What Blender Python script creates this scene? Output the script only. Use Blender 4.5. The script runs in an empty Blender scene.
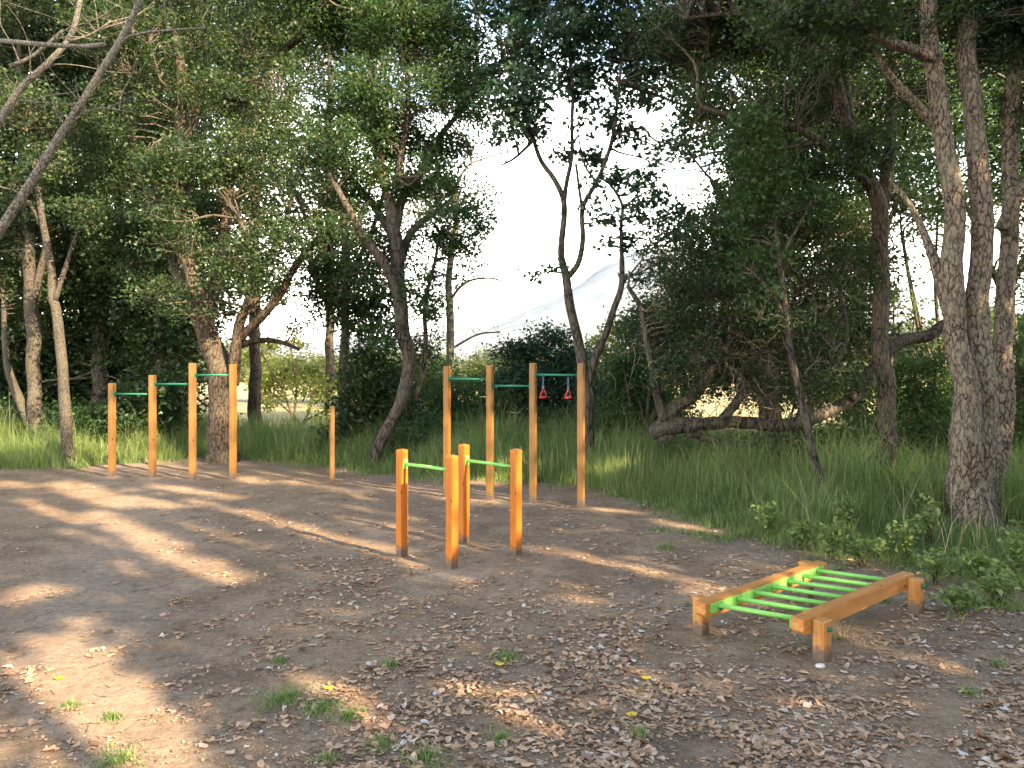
import bpy, bmesh, math
import numpy as np
from mathutils import Vector, Matrix

RNG = np.random.default_rng(7)
SC = bpy.context.scene
COL = SC.collection
H = 2.2          # eye height above the clearing
F = 768.0        # focal length in pixels
Y0 = 362.0       # horizon row

def P(px, py, d):
    return np.array([(px - 512.0) / F * d, d, H - (py - Y0) / F * d])

POSTS = [(( px - 512.0) / F * (F * H / (py - Y0)), F * H / (py - Y0)) for px, py in ((402, 557), (452, 570), (464, 545), (516, 558), (112, 478), (152.5, 479), (192.5, 480), (233, 480),
         (447, 497), (490, 501), (533, 503.5), (581, 508), (332, 486), (822, 663), (701, 637), (916, 615))]
def hz(x, y):
    """gentle relief of the trodden ground"""
    x = np.asarray(x, float); y = np.asarray(y, float)
    r = np.exp(-((x * x + y * y) / (45.0 ** 2)))
    z = (0.022 * np.sin(x * 0.9 + 1.3) * np.cos(y * 0.8 + .4) + 0.013 * np.sin(x * 2.3 + y * 1.7)
         + 0.007 * np.sin(x * 5.1 - y * 3.9 + 2) + 0.004 * np.sin(x * 9.7 + y * 11.3))
    for qx, qy in POSTS:
        z = z + .028 * np.exp(-((x - qx) ** 2 + (y - qy) ** 2) / .02)
    return z * r

def G(px, py):
    d = F * H / (py - Y0)
    return np.array([(px - 512.0) / F * d, d])

EDGE_PX = [-700, -300, 0, 60, 110, 200, 260, 330, 370, 440, 520, 600, 650, 700, 760, 830, 900, 1024, 1250, 1600]
EDGE_PY = [476, 472, 470, 468, 464, 459, 459, 467, 472, 478, 482, 491, 504, 521, 537, 552, 566, 588, 640, 740]
def edge_d(px):
    return F * H / (np.interp(px, EDGE_PX, EDGE_PY) - Y0)

# ------------------------------------------------------------------ sun
SUN_EL = math.radians(27.5)
_a = np.array([0.755, -0.656]); _a /= np.linalg.norm(_a)
S = np.array([_a[0] * math.cos(SUN_EL), _a[1] * math.cos(SUN_EL), math.sin(SUN_EL)])
U = np.array([-_a[1], _a[0], 0.0])
V = np.array([-_a[0] * math.sin(SUN_EL), -_a[1] * math.sin(SUN_EL), math.cos(SUN_EL)])
SE = math.sin(SUN_EL)

# ------------------------------------------------------------------ object helpers
def tag(o, label=None, cat=None, group=None, kind=None):
    if label: o['label'] = label
    if cat: o['category'] = cat
    if group: o['group'] = group
    if kind: o['kind'] = kind
    return o

def thing(name, loc, label, cat, group=None, rz=0.0):
    o = bpy.data.objects.new(name, None)
    COL.objects.link(o)
    o.empty_display_size = 0.2
    o.location = loc
    o.rotation_euler = (0, 0, rz)
    return tag(o, label, cat, group)

def mesh_np(name, verts, faces, mat, parent=None, attr=None, smooth=False):
    """faces: list of (M,k) int arrays"""
    verts = np.asarray(verts, np.float32).reshape(-1, 3)
    if parent is not None:
        verts = verts - np.array(parent.location, np.float32)
    if not isinstance(faces, (list, tuple)):
        faces = [faces]
    faces = [np.asarray(f, np.int32) for f in faces if len(f)]
    me = bpy.data.meshes.new(name)
    me.vertices.add(len(verts))
    me.vertices.foreach_set('co', verts.ravel())
    idx = np.concatenate([f.ravel() for f in faces])
    tot = np.concatenate([np.full(len(f), f.shape[1], np.int32) for f in faces])
    st = np.concatenate([[0], np.cumsum(tot)[:-1]]).astype(np.int32)
    me.loops.add(len(idx)); me.loops.foreach_set('vertex_index', idx)
    me.polygons.add(len(tot)); me.polygons.foreach_set('loop_start', st)
    me.update(calc_edges=True)
    if smooth:
        me.polygons.foreach_set('use_smooth', np.ones(len(tot), bool))
    if attr is not None:
        a = me.attributes.new('v', 'FLOAT', 'FACE')
        a.data.foreach_set('value', np.asarray(attr, np.float32))
    me.materials.append(mat)
    o = bpy.data.objects.new(name, me)
    COL.objects.link(o)
    if parent is not None:
        o.parent = parent
    return o

class Acc:
    def __init__(s): s.v = []; s.f = []; s.n = 0; s.t = []
    def add(s, v, f, t=None):
        s.v.append(np.asarray(v, float)); s.f.append(np.asarray(f, int) + s.n)
        if t is not None: s.t.append(np.asarray(t, int) + s.n)
        s.n += len(v)
    def build(s, name, mat, parent=None, smooth=True):
        if not s.v: return None
        fs = [np.concatenate(s.f)]
        if s.t: fs.append(np.concatenate(s.t))
        return mesh_np(name, np.concatenate(s.v), fs, mat, parent, smooth=smooth)

def catmull(p, n):
    p = np.asarray(p, float)
    if len(p) < 3:
        t = np.linspace(0, 1, n)[:, None]
        return p[0] * (1 - t) + p[-1] * t
    q = np.vstack([2 * p[0] - p[1], p, 2 * p[-1] - p[-2]])
    out = []
    segs = len(p) - 1
    for t in np.linspace(0, segs - 1e-6, n):
        i = int(t); u = t - i
        a, b, c, d = q[i], q[i + 1], q[i + 2], q[i + 3]
        out.append(0.5 * (2 * b + (c - a) * u + (2 * a - 5 * b + 4 * c - d) * u * u + (3 * b - a - 3 * c + d) * u ** 3))
    return np.array(out)

def tube(acc, pts, rad, sides=8, rough=0.0, seed=0, cap=True, ridge=0):
    pts = np.asarray(pts, float); n = len(pts)
    rad = np.broadcast_to(np.asarray(rad, float), (n,))
    T = np.gradient(pts, axis=0)
    T /= np.linalg.norm(T, axis=1)[:, None] + 1e-9
    ref = np.array([1.0, 0.13, 0.0]) if abs(T[0][0]) < .8 else np.array([0.0, 0.2, 1.0])
    A = np.cross(T, ref); A /= np.linalg.norm(A, axis=1)[:, None] + 1e-9
    B = np.cross(T, A)
    th = np.linspace(0, 2 * np.pi, sides, endpoint=False)
    r = np.repeat(rad[:, None], sides, 1)
    if rough > 0:
        rs = np.random.default_rng(seed + 11)
        ph = rs.uniform(0, 6.28, 8)
        s = np.concatenate([[0], np.cumsum(np.linalg.norm(np.diff(pts, axis=0), axis=1))])[:, None]
        w = (np.sin(2 * th + ph[0] + s * 1.1) * .5 + np.sin(3 * th + ph[1] - s * 1.7) * .35 + np.sin(s * 3.1 + ph[2]) * .3
             + np.sin(s * 6.3 + th + ph[3]) * .25)
        if ridge:
            w = w + .5 * np.sin(ridge * th + ph[4] + 1.3 * np.sin(s * 5 + ph[5]) + 1.2 * np.sin(s * 13 + 2 * th)) \
                + rs.normal(0, .35, r.shape)
        r = r * (1 + rough * w)
    v = pts[:, None, :] + r[:, :, None] * (np.cos(th)[None, :, None] * A[:, None, :] + np.sin(th)[None, :, None] * B[:, None, :])
    v = v.reshape(-1, 3)
    i = np.arange(n - 1)[:, None] * sides; j = np.arange(sides)[None, :]; k = (j + 1) % sides
    f = np.stack([i + j, i + k, i + sides + k, i + sides + j], -1).reshape(-1, 4)
    t = None
    if cap:
        v = np.vstack([v, pts[0], pts[-1]])
        a, b = n * sides, n * sides + 1
        jj = np.arange(sides); kk = (jj + 1) % sides
        t = np.vstack([np.stack([jj, np.full(sides, a), kk], -1),
                       np.stack([(n - 1) * sides + jj, (n - 1) * sides + kk, np.full(sides, b)], -1)])
    acc.add(v, f, t)

# ------------------------------------------------------------------ materials
def new_mat(name):
    m = bpy.data.materials.new(name); m.use_nodes = True
    nt = m.node_tree; nt.nodes.clear()
    out = nt.nodes.new('ShaderNodeOutputMaterial')
    bs = nt.nodes.new('ShaderNodeBsdfPrincipled')
    nt.links.new(bs.outputs[0], out.inputs[0])
    return m, nt, bs, out

def N(nt, typ, **kw):
    n = nt.nodes.new(typ)
    for k, v in kw.items():
        if k in ('inp',):
            for a, b in v.items(): n.inputs[a].default_value = b
        else: setattr(n, k, v)
    return n

def ramp(nt, fac, stops):
    r = nt.nodes.new('ShaderNodeValToRGB')
    e = r.color_ramp.elements
    while len(e) < len(stops): e.new(0.5)
    for i, (p, c) in enumerate(stops):
        e[i].position = p; e[i].color = (*c, 1) if len(c) == 3 else c
    nt.links.new(fac, r.inputs[0])
    return r.outputs[0]

def noise(nt, vec, scale, detail=4, rough=.55, dist=0.0):
    n = N(nt, 'ShaderNodeTexNoise', inp={'Scale': scale, 'Detail': detail, 'Roughness': rough, 'Distortion': dist})
    if vec is not None: nt.links.new(vec, n.inputs['Vector'])
    return n.outputs['Fac']

def mapping(nt, vec, scale):
    m = N(nt, 'ShaderNodeMapping'); m.inputs['Scale'].default_value = scale
    nt.links.new(vec, m.inputs['Vector'])
    return m.outputs[0]

def mixc(nt, fac, a, b, mode='MIX'):
    m = nt.nodes.new('ShaderNodeMix'); m.data_type = 'RGBA'; m.blend_type = mode
    if isinstance(fac, (int, float)): m.inputs[0].default_value = fac
    else: nt.links.new(fac, m.inputs[0])
    for s, i in ((a, 6), (b, 7)):
        if isinstance(s, tuple): m.inputs[i].default_value = (*s, 1)
        else: nt.links.new(s, m.inputs[i])
    return m.outputs[2]

def math_(nt, op, a, b=None):
    m = nt.nodes.new('ShaderNodeMath'); m.operation = op
    for s, i in ((a, 0), (b, 1)):
        if s is None: continue
        if isinstance(s, (int, float)): m.inputs[i].default_value = s
        else: nt.links.new(s, m.inputs[i])
    return m.outputs[0]

def bump(nt, bs, h, strength, dist):
    b = N(nt, 'ShaderNodeBump', inp={'Strength': strength, 'Distance': dist})
    nt.links.new(h, b.inputs['Height']); nt.links.new(b.outputs[0], bs.inputs['Normal'])

def leaf_mat(name, stops, transl=0.35, rough=0.5, tcol=(0.16, 0.24, 0.04), spec=.4):
    m, nt, bs, out = new_mat(name)
    at = N(nt, 'ShaderNodeAttribute', attribute_name='v')
    c = ramp(nt, at.outputs['Fac'], stops)
    nt.links.new(c, bs.inputs['Base Color'])
    bs.inputs['Roughness'].default_value = rough
    bs.inputs['Specular IOR Level'].default_value = spec
    tr = nt.nodes.new('ShaderNodeBsdfTranslucent')
    tc = mixc(nt, .5, c, tcol)
    nt.links.new(tc, tr.inputs['Color'])
    mx = nt.nodes.new('ShaderNodeMixShader'); mx.inputs[0].default_value = transl
    nt.links.new(bs.outputs[0], mx.inputs[1]); nt.links.new(tr.outputs[0], mx.inputs[2])
    nt.links.new(mx.outputs[0], out.inputs[0])
    return m

M = {}
M['leaf_oak'] = leaf_mat('cork_oak_leaf', [(0, (.016, .036, .016)), (.5, (.036, .070, .027)), (.85, (.085, .125, .042)), (1, (.20, .21, .075))], .35)
M['leaf_dark'] = leaf_mat('dark_leaf', [(0, (.018, .036, .013)), (.6, (.035, .066, .022)), (1, (.07, .105, .035))], .3, .42)
M['leaf_green'] = leaf_mat('fresh_leaf', [(0, (.024, .058, .019)), (.6, (.046, .098, .03)), (1, (.11, .18, .05))], .38, .5, (.18, .3, .05))
M['leaf_deciduous'] = leaf_mat('deciduous_oak_leaf', [(0, (.022, .055, .028)), (.6, (.038, .082, .04)), (1, (.07, .12, .055))], .3, .5, (.07, .17, .06))
M['leaf_yellow'] = leaf_mat('yellow_green_leaf', [(0, (.09, .13, .03)), (.6, (.17, .2, .045)), (1, (.3, .3, .08))], .45, .55, (.4, .42, .08))
M['leaf_grey'] = leaf_mat('grey_green_leaf', [(0, (.06, .08, .045)), (.6, (.11, .135, .075)), (1, (.2, .2, .12))], .3, .6, (.15, .18, .08))
M['grass'] = leaf_mat('grass_blade', [(0, (.06, .10, .035)), (.5, (.165, .245, .066)), (.8, (.32, .39, .12)), (.93, (.24, .27, .13)), (1, (.34, .31, .17))], .4, .5, (.22, .34, .06))
M['straw'] = leaf_mat('dry_straw', [(0, (.3, .24, .12)), (1, (.55, .46, .28))], .2, .7, (.4, .3, .15))
M['litter'] = leaf_mat('fallen_leaf', [(0, (.13, .078, .045)), (.25, (.30, .18, .105)), (.5, (.46, .29, .17)), (.72, (.58, .38, .23)),
                                       (.9, (.60, .45, .34)), (.98, (.62, .52, .43)), (1, (.62, .57, .5))], .08, .8, (.35, .16, .06), .08)
M['yellow_leaf'] = leaf_mat('yellow_fallen_leaf', [(0, (.7, .45, .03)), (1, (.8, .55, .05))], .1, .55, (.6, .35, .02))

def bark_mat(name, c0, c1, c2, sc=9.0, zs=.35, strength=.9, dist=.03):
    m, nt, bs, out = new_mat(name)
    tc = N(nt, 'ShaderNodeTexCoord').outputs['Object']
    big = noise(nt, tc, 1.6, 3)
    v = mapping(nt, tc, (1, 1, zs))
    wn = N(nt, 'ShaderNodeTexNoise', inp={'Scale': sc * .8, 'Detail': 4, 'Roughness': .7})
    nt.links.new(v, wn.inputs['Vector'])
    wv = mixc(nt, 1.2 / sc, v, wn.outputs['Color'])
    eds = []
    for k, (m_, w_) in enumerate(((1.0, 4.0), (2.1, 4.5))):
        vo = N(nt, 'ShaderNodeTexVoronoi', feature='DISTANCE_TO_EDGE', inp={'Scale': sc * m_})
        nt.links.new(wv, vo.inputs['Vector'])
        eds.append(math_(nt, 'MINIMUM', math_(nt, 'MULTIPLY', vo.outputs['Distance'], w_), 1.0))
    ed = math_(nt, 'ADD', math_(nt, 'MULTIPLY', eds[0], .6), math_(nt, 'MULTIPLY', eds[1], .4))
    fine = noise(nt, v, sc * 3.0, 6, .75)
    base = ramp(nt, fine, [(.25, c0), (.52, c1), (.8, c2)])
    ek = math_(nt, 'ADD', ed, math_(nt, 'MULTIPLY', math_(nt, 'SUBTRACT', fine, .5), .9))
    base = mixc(nt, ramp(nt, ek, [(.2, (0, 0, 0)), (.62, (1, 1, 1))]), tuple(x * .28 for x in c0), base)
    lich = ramp(nt, big, [(.45, (0, 0, 0)), (.65, (1, 1, 1))])
    base = mixc(nt, math_(nt, 'MULTIPLY', lich, .3), base, (c2[0] * .85, c2[1] * .98, c2[2] * .85))
    nt.links.new(base, bs.inputs['Base Color'])
    bs.inputs['Roughness'].default_value = .9
    bs.inputs['Specular IOR Level'].default_value = .2
    h = math_(nt, 'ADD', math_(nt, 'MULTIPLY', ed, .8), math_(nt, 'MULTIPLY', fine, .9))
    bump(nt, bs, h, strength, dist)
    return m
M['cork'] = bark_mat('cork_bark', (.23, .17, .12), (.36, .28, .205), (.50, .40, .30), 15, .42, 1.0, .045)
M['cork_warm'] = bark_mat('reddish_cork_bark', (.09, .065, .046), (.16, .118, .084), (.25, .195, .145), 16, .3, 1.0, .035)
M['bark_dark'] = bark_mat('dark_bark', (.06, .045, .035), (.11, .085, .065), (.18, .15, .12), 12, .3, .8, .02)
M['bark_grey'] = bark_mat('speckled_grey_bark', (.055, .045, .035), (.095, .078, .06), (.17, .145, .115), 22, .7, .4, .008)
M['bark_pale'] = bark_mat('pale_smooth_bark', (.13, .11, .085), (.20, .175, .14), (.30, .265, .22), 26, .7, .3, .006)
M['twig'] = bark_mat('twig_bark', (.07, .055, .042), (.12, .095, .07), (.2, .165, .13), 20, .5, .3, .005)
M['dead_twig'] = bark_mat('dead_twig_bark', (.14, .10, .075), (.24, .18, .13), (.36, .29, .22), 20, .5, .3, .005)

def wood_mat(name, c0, c1, c2, axis='z', dirt=True):
    m, nt, bs, out = new_mat(name)
    tc = N(nt, 'ShaderNodeTexCoord').outputs['Object']
    sc = {'z': (1, 1, .05), 'x': (.05, 1, 1)}[axis]
    v = mapping(nt, tc, sc)
    g = noise(nt, v, 55, 5, .6, .6)
    w = noise(nt, v, 14, 3, .6, 1.2)
    gm = math_(nt, 'ADD', math_(nt, 'MULTIPLY', g, .55), math_(nt, 'MULTIPLY', w, .45))
    c = ramp(nt, gm, [(.32, c0), (.52, c1), (.7, c2)])
    blot = noise(nt, tc, 5.5, 3)
    c = mixc(nt, math_(nt, 'MULTIPLY', ramp(nt, blot, [(.4, (0, 0, 0)), (.7, (1, 1, 1))]), .35), c, tuple(x * .62 for x in c1))
    vc = mapping(nt, tc, (1, 1, .025) if axis == 'z' else (.025, 1, 1))
    cr = noise(nt, vc, 30, 2, .5)
    crk = ramp(nt, cr, [(.27, (0, 0, 0)), (.31, (1, 1, 1))])
    c = mixc(nt, crk, tuple(x * .25 for x in c0), c)
    oi = N(nt, 'ShaderNodeObjectInfo')
    c = mixc(nt, math_(nt, 'MULTIPLY', oi.outputs['Random'], .3 if c1[0] < .5 else .16), c, (.24, .13, .06))
    kn = N(nt, 'ShaderNodeTexVoronoi', inp={'Scale': 3.1}); nt.links.new(mapping(nt, tc, (2.4, 2.4, 1) if axis == 'z' else (1, 2.4, 2.4)), kn.inputs['Vector'])
    c = mixc(nt, ramp(nt, kn.outputs['Distance'], [(.05, (1, 1, 1)), (.11, (0, 0, 0))]), c, tuple(x * .3 for x in c0))
    if dirt:
        geo = N(nt, 'ShaderNodeNewGeometry')
        sp = N(nt, 'ShaderNodeSeparateXYZ'); nt.links.new(geo.outputs['Position'], sp.inputs[0])
        dn = noise(nt, tc, 22, 5, .7)
        hh = math_(nt, 'ADD', math_(nt, 'MULTIPLY', sp.outputs['Z'], 3.2), math_(nt, 'MULTIPLY', dn, .9))
        dm = ramp(nt, hh, [(.7, (1, 1, 1)), (1.0, (0, 0, 0))])
        c = mixc(nt, dm, c, (.13, .09, .065))
    nt.links.new(c, bs.inputs['Base Color'])
    bs.inputs['Roughness'].default_value = .48
    bs.inputs['Specular IOR Level'].default_value = .35
    bump(nt, bs, math_(nt, 'ADD', math_(nt, 'MULTIPLY', g, .3), crk), .35, .004)
    return m
M['wood_orange'] = wood_mat('orange_stained_wood', (.38, .10, .004), (.56, .16, .006), (.70, .23, .01))
M['wood_brown'] = wood_mat('weathered_orange_wood', (.17, .078, .016), (.26, .125, .024), (.35, .185, .042))
M['wood_beam'] = wood_mat('orange_beam_wood', (.40, .15, .035), (.55, .24, .06), (.66, .34, .11), 'x', False)
M['wood_leg'] = wood_mat('orange_leg_wood', (.40, .15, .035), (.55, .24, .06), (.66, .34, .11))

def paint(name, col, rough=.45, scuff=.3):
    m, nt, bs, out = new_mat(name)
    tc = N(nt, 'ShaderNodeTexCoord').outputs['Object']
    n1 = noise(nt, tc, 30, 5, .65)
    f = ramp(nt, n1, [(.55, (0, 0, 0)), (.75, (1, 1, 1))])
    c = mixc(nt, math_(nt, 'MULTIPLY', f, scuff * 2), col, tuple(min(1, x * .55 + .05) for x in col))
    nt.links.new(c, bs.inputs['Base Color'])
    r = math_(nt, 'ADD', math_(nt, 'MULTIPLY', n1, .3), rough - .12)
    nt.links.new(r, bs.inputs['Roughness'])
    return m
M['lime'] = paint('lime_green_paint', (.24, .58, .11))
M['green'] = paint('green_paint', (.012, .17, .085))
M['darkgreen'] = paint('dark_green_plastic', (.01, .13, .07))
M['red'] = paint('red_plastic', (.34, .02, .025))
M['strap'] = paint('grey_blue_webbing', (.07, .13, .17), .8)
M['steel'] = paint('steel', (.5, .5, .5), .35)

# ------------------------------------------------------------------ ground
def ground_mat():
    m, nt, bs, out = new_mat('leafy_dirt')
    tc = N(nt, 'ShaderNodeTexCoord').outputs['Object']
    n0 = noise(nt, tc, .35, 4, .6)
    n1 = noise(nt, tc, 1.7, 6, .65, .5)
    n2 = noise(nt, tc, 14, 6, .7)
    n3 = noise(nt, tc, 70, 5, .75)
    c = ramp(nt, n1, [(.3, (.20, .137, .084)), (.5, (.31, .218, .137)), (.72, (.42, .31, .205))])
    c = mixc(nt, ramp(nt, n0, [(.4, (0, 0, 0)), (.62, (.45, .45, .45))]), c, (.17, .12, .082))
    c = mixc(nt, .75, c, ramp(nt, n2, [(.25, (.45, .43, .42)), (.55, (1, 1, 1)), (.8, (1.25, 1.2, 1.15))]), 'MULTIPLY')
    c = mixc(nt, .8, c, ramp(nt, n3, [(.3, (.5, .47, .45)), (.52, (1, 1, 1)), (.72, (1.5, 1.42, 1.3))]), 'MULTIPLY')
    wo = N(nt, 'ShaderNodeAttribute', attribute_name='worn_sun').outputs['Fac']
    wo = ramp(nt, math_(nt, 'ADD', wo, math_(nt, 'MULTIPLY', math_(nt, 'SUBTRACT', n1, .5), 1.2)), [(.2, (0, 0, 0)), (.9, (1, 1, 1))])
    c = mixc(nt, math_(nt, 'MULTIPLY', wo, .42), c, mixc(nt, ramp(nt, n2, [(.3, (0, 0, 0)), (.7, (1, 1, 1))]), (.24, .17, .115), (.46, .36, .265)))
    # small crumbs of bark and leaf
    vo = N(nt, 'ShaderNodeTexVoronoi', inp={'Scale': 48.0, 'Randomness': 1.0}); nt.links.new(mapping(nt, tc, (1, 1.6, 1)), vo.inputs['Vector'])
    sel = ramp(nt, vo.outputs['Distance'], [(.22, (1, 1, 1)), (.3, (0, 0, 0))])
    hs = N(nt, 'ShaderNodeSeparateColor'); nt.links.new(vo.outputs['Color'], hs.inputs[0])
    sel2 = math_(nt, 'MULTIPLY', sel, math_(nt, 'GREATER_THAN', hs.outputs[0], .62))
    cc = ramp(nt, hs.outputs[1], [(0, (.11, .07, .05)), (.5, (.26, .17, .115)), (1, (.42, .34, .27))])
    c = mixc(nt, math_(nt, 'MULTIPLY', sel2, .8), c, cc)
    # zone attribute: 0 trodden dirt, 1 under the grass, 2 dry field far off
    at = N(nt, 'ShaderNodeAttribute', attribute_name='zone')
    z = at.outputs['Fac']
    zg = ramp(nt, math_(nt, 'ADD', z, math_(nt, 'MULTIPLY', math_(nt, 'SUBTRACT', n1, .5), .8)), [(.35, (0, 0, 0)), (.9, (1, 1, 1))])
    c = mixc(nt, math_(nt, 'MULTIPLY', zg, .7), c, ramp(nt, n2, [(.3, (.03, .05, .017)), (.7, (.09, .10, .04))]))
    zf = math_(nt, 'SUBTRACT', z, 1.0); zf = math_(nt, 'MAXIMUM', zf, 0.0)
    c = mixc(nt, zf, c, ramp(nt, n1, [(.3, (.26, .22, .10)), (.55, (.40, .33, .17)), (.8, (.50, .42, .24))]))
    nt.links.new(c, bs.inputs['Base Color'])
    bs.inputs['Roughness'].default_value = .95
    bs.inputs['Specular IOR Level'].default_value = .15
    h = math_(nt, 'ADD', math_(nt, 'ADD', math_(nt, 'MULTIPLY', n2, .6), math_(nt, 'MULTIPLY', n3, .25)), math_(nt, 'MULTIPLY', sel2, .12))
    bump(nt, bs, h, .8, .05)
    return m

def build_ground():
    t = np.linspace(-1, 1, 421)
    ax = np.sign(t) * (np.abs(t) * 22 + (np.abs(t) ** 9) * 2500)
    X, Y = np.meshgrid(ax, ax + 9.0)
    Z = hz(X, Y)
    n = len(ax)
    v = np.stack([X, Y, Z], -1).reshape(-1, 3)
    i, j = np.meshgrid(np.arange(n - 1), np.arange(n - 1), indexing='ij')
    a = i * n + j
    f = np.stack([a, a + 1, a + n + 1, a + n], -1).reshape(-1, 4)
    o = mesh_np('ground', v, f, ground_mat(), smooth=True)
    px = 512 + F * X / np.maximum(Y, 1.0)
    dd = (Y - edge_d(px))
    zone = np.where(Y > 2, np.clip(dd / 1.2 + .1, 0, 1), 0)
    zone = zone + np.clip((Y - 24) / 6, 0, 1)
    py_ = Y0 + F * H / np.maximum(Y, 1.0)
    cx_ = np.interp(py_, [470, 520, 600, 680, 780], [150, 150, 80, 90, 150]); wd_ = np.interp(py_, [470, 600, 780], [70, 90, 90])
    worn_sun = np.where(Y > 2, np.exp(-((px - cx_) / wd_) ** 2), 0) + .6 * np.where(Y > 2, np.exp(-((px - 470) / 90) ** 2 - ((py_ - 570) / 22) ** 2), 0)  # paler trodden soil; the left strip also paints in extra sun streak
    wa = o.data.attributes.new('worn_sun', 'FLOAT', 'POINT'); wa.data.foreach_set('value', worn_sun.ravel().astype(np.float32))
    at = o.data.attributes.new('zone', 'FLOAT', 'POINT')
    at.data.foreach_set('value', zone.ravel().astype(np.float32))
    tag(o, kind='structure')
    o['label'] = 'trodden brown dirt floor of the clearing'
build_ground()

# ------------------------------------------------------------------ light holes: where the sun reaches the clearing through the crowns
HOLES = []   # (u0,v0,u1,v1,r, w) capsules in the plane across the sun; v divided by SE
def hole_pts(a, b, r):
    a = np.asarray(a, float); b = np.asarray(b, float)
    HOLES.append((a @ U, a @ V / SE, b @ U, b @ V / SE, r))
def hole_g(x1, y1, x2, y2, r):
    a = G(x1, y1); b = G(x2, y2)
    hole_pts([a[0], a[1], 0], [b[0], b[1], 0], r)
for h in [(25, 500, 80, 520, .18), (70, 530, 120, 545, .14), (190, 500, 260, 518, .16), (330, 505, 420, 520, .10), (0, 660, 60, 720, .2), (30, 594, 42, 592, .34), (75, 620, 90, 620, .14), (60, 645, 110, 690, .30), (80, 680, 135, 740, .34), (100, 720, 145, 790, .36), (30, 700, 90, 760, .16), (60, 640, 100, 618, .10),
          (95, 512, 180, 556, .30), (150, 545, 235, 578, .26), (110, 560, 150, 575, .1), (60, 482, 130, 505, .34), (125, 498, 175, 508, .26), (170, 520, 260, 548, .12), (0, 483, 30, 486, .3),
          (245, 512, 330, 538, .22), (300, 530, 400, 551, .20), (160, 487, 235, 497, .25), (240, 478, 260, 482, .2),
          (470, 543, 560, 556, .10), (545, 549, 660, 572, .15), (600, 552, 740, 588, .16), (640, 570, 760, 600, .10), (690, 596, 720, 603, .12),
          (400, 560, 470, 585, .07), (455, 690, 530, 696, .12), (500, 715, 560, 730, .12), (310, 675, 380, 720, .13), (840, 632, 890, 648, .13), (890, 646, 960, 668, .10),
          (440, 498, 500, 503, .16), (560, 505, 640, 512, .14), (660, 520, 710, 532, .16), (900, 700, 940, 712, .08)]:
    hole_g(*h)
A_, B_, C_, D_ = G(402, 557), G(452, 570), G(464, 545), G(516, 558)
for q in (A_, B_, C_, D_):
    hole_pts([q[0], q[1], .25], [q[0], q[1], 1.25], .13)
for px, py in ((112, 478), (152.5, 479), (192.5, 480), (233, 480), (447, 497), (490, 501), (533, 503.5), (582, 508)):
    q = G(px, py); hole_pts([q[0], q[1], .0], [q[0], q[1], 1.3], .13)
q = G(332, 485); hole_pts([q[0], q[1], .2], [q[0], q[1], 1.3], .1)
# patches of sun on trunks and the crowns to the left
for px, py, d, r in ((70, 400, 17, .35), (1003, 430, 10.8, .16), (888, 270, 12.5, .25), (885, 350, 12.5, .25),
                     (190, 130, 16.9, .5), (60, 150, 18, .8), (300, 30, 17, .8), (250, 200, 17, .5), (130, 90, 18, .6), (545, 440, 14, .3), (640, 450, 13, .4),
                     (560, 440, 13, .5), (620, 360, 19, .8), (100, 430, 17, .6), (30, 440, 17, .6), (1000, 330, 12.5, .3), (400, 120, 16, .4), (330, 110, 16, .5)):
    p_ = P(px, py, d); hole_pts(p_, p_ + np.array([.01, 0, 0]), r)
rsh = np.random.default_rng(4)
for k in range(46):
    p_ = P(rsh.uniform(0, 340), rsh.uniform(-10, 330), 16.5 + rsh.uniform(-1, 2)); hole_pts(p_, p_ + np.array([rsh.uniform(-.5, .5), 0, rsh.uniform(-.3, .3)]), rsh.uniform(.1, .35))
for k in range(80):
    px_, py_ = rsh.uniform(0, 900), 462 + 250 * rsh.uniform() ** 2
    hole_g(px_, py_, px_ + rsh.uniform(15, 70), py_ + rsh.uniform(2, 14), rsh.uniform(.03, .08))
HOLES_A = np.array(HOLES)

def in_holes(p, extra=0.0):
    """which points would block one of the sun gaps"""
    u = p @ U; v = (p @ V) / SE
    m = np.zeros(len(p), bool); jit = np.random.default_rng(len(p)).normal(0, .10, len(p))
    for u0, v0, u1, v1, r in HOLES_A:
        du, dv = u1 - u0, v1 - v0
        L = du * du + dv * dv + 1e-9
        t = np.clip(((u - u0) * du + (v - v0) * dv) / L, 0, 1)
        d2 = (u - u0 - t * du) ** 2 + (v - v0 - t * dv) ** 2
        m |= d2 < (np.maximum(r + extra + jit, 0)) ** 2
    return m

# ------------------------------------------------------------------ foliage
def sines(p, f, seed):
    rs = np.random.default_rng(seed)
    out = 0
    for k in range(6):
        w = rs.normal(0, 1, 3); w /= np.linalg.norm(w)
        out = out + np.sin(p @ w * f * (0.8 + .35 * k) + rs.uniform(0, 6.28))
    return out / 3.0

def leaf_quads(c, size, up=.7, cup=.15, aspect=.55, rs=RNG, droop=0.0):
    """c (N,3) leaf centres -> verts, faces"""
    n = len(c)
    nr = rs.normal(0, 1, (n, 3)); nr[:, 2] += up * 1.5
    nr /= np.linalg.norm(nr, axis=1)[:, None]
    t = rs.normal(0, 1, (n, 3)); t[:, 2] -= droop
    t -= nr * np.sum(t * nr, 1)[:, None]
    t /= np.linalg.norm(t, axis=1)[:, None] + 1e-9
    b = np.cross(nr, t)
    L = (size * rs.uniform(.65, 1.25, n))[:, None]
    W = L * aspect
    v = np.stack([c - t * L * .5, c + b * W * .5 + nr * L * cup - t * L * .05, c + t * L * .5, c - b * W * .5 + nr * L * cup - t * L * .05], 1)
    f = np.arange(n * 4).reshape(n, 4)
    return v.reshape(-1, 3), f

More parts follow.
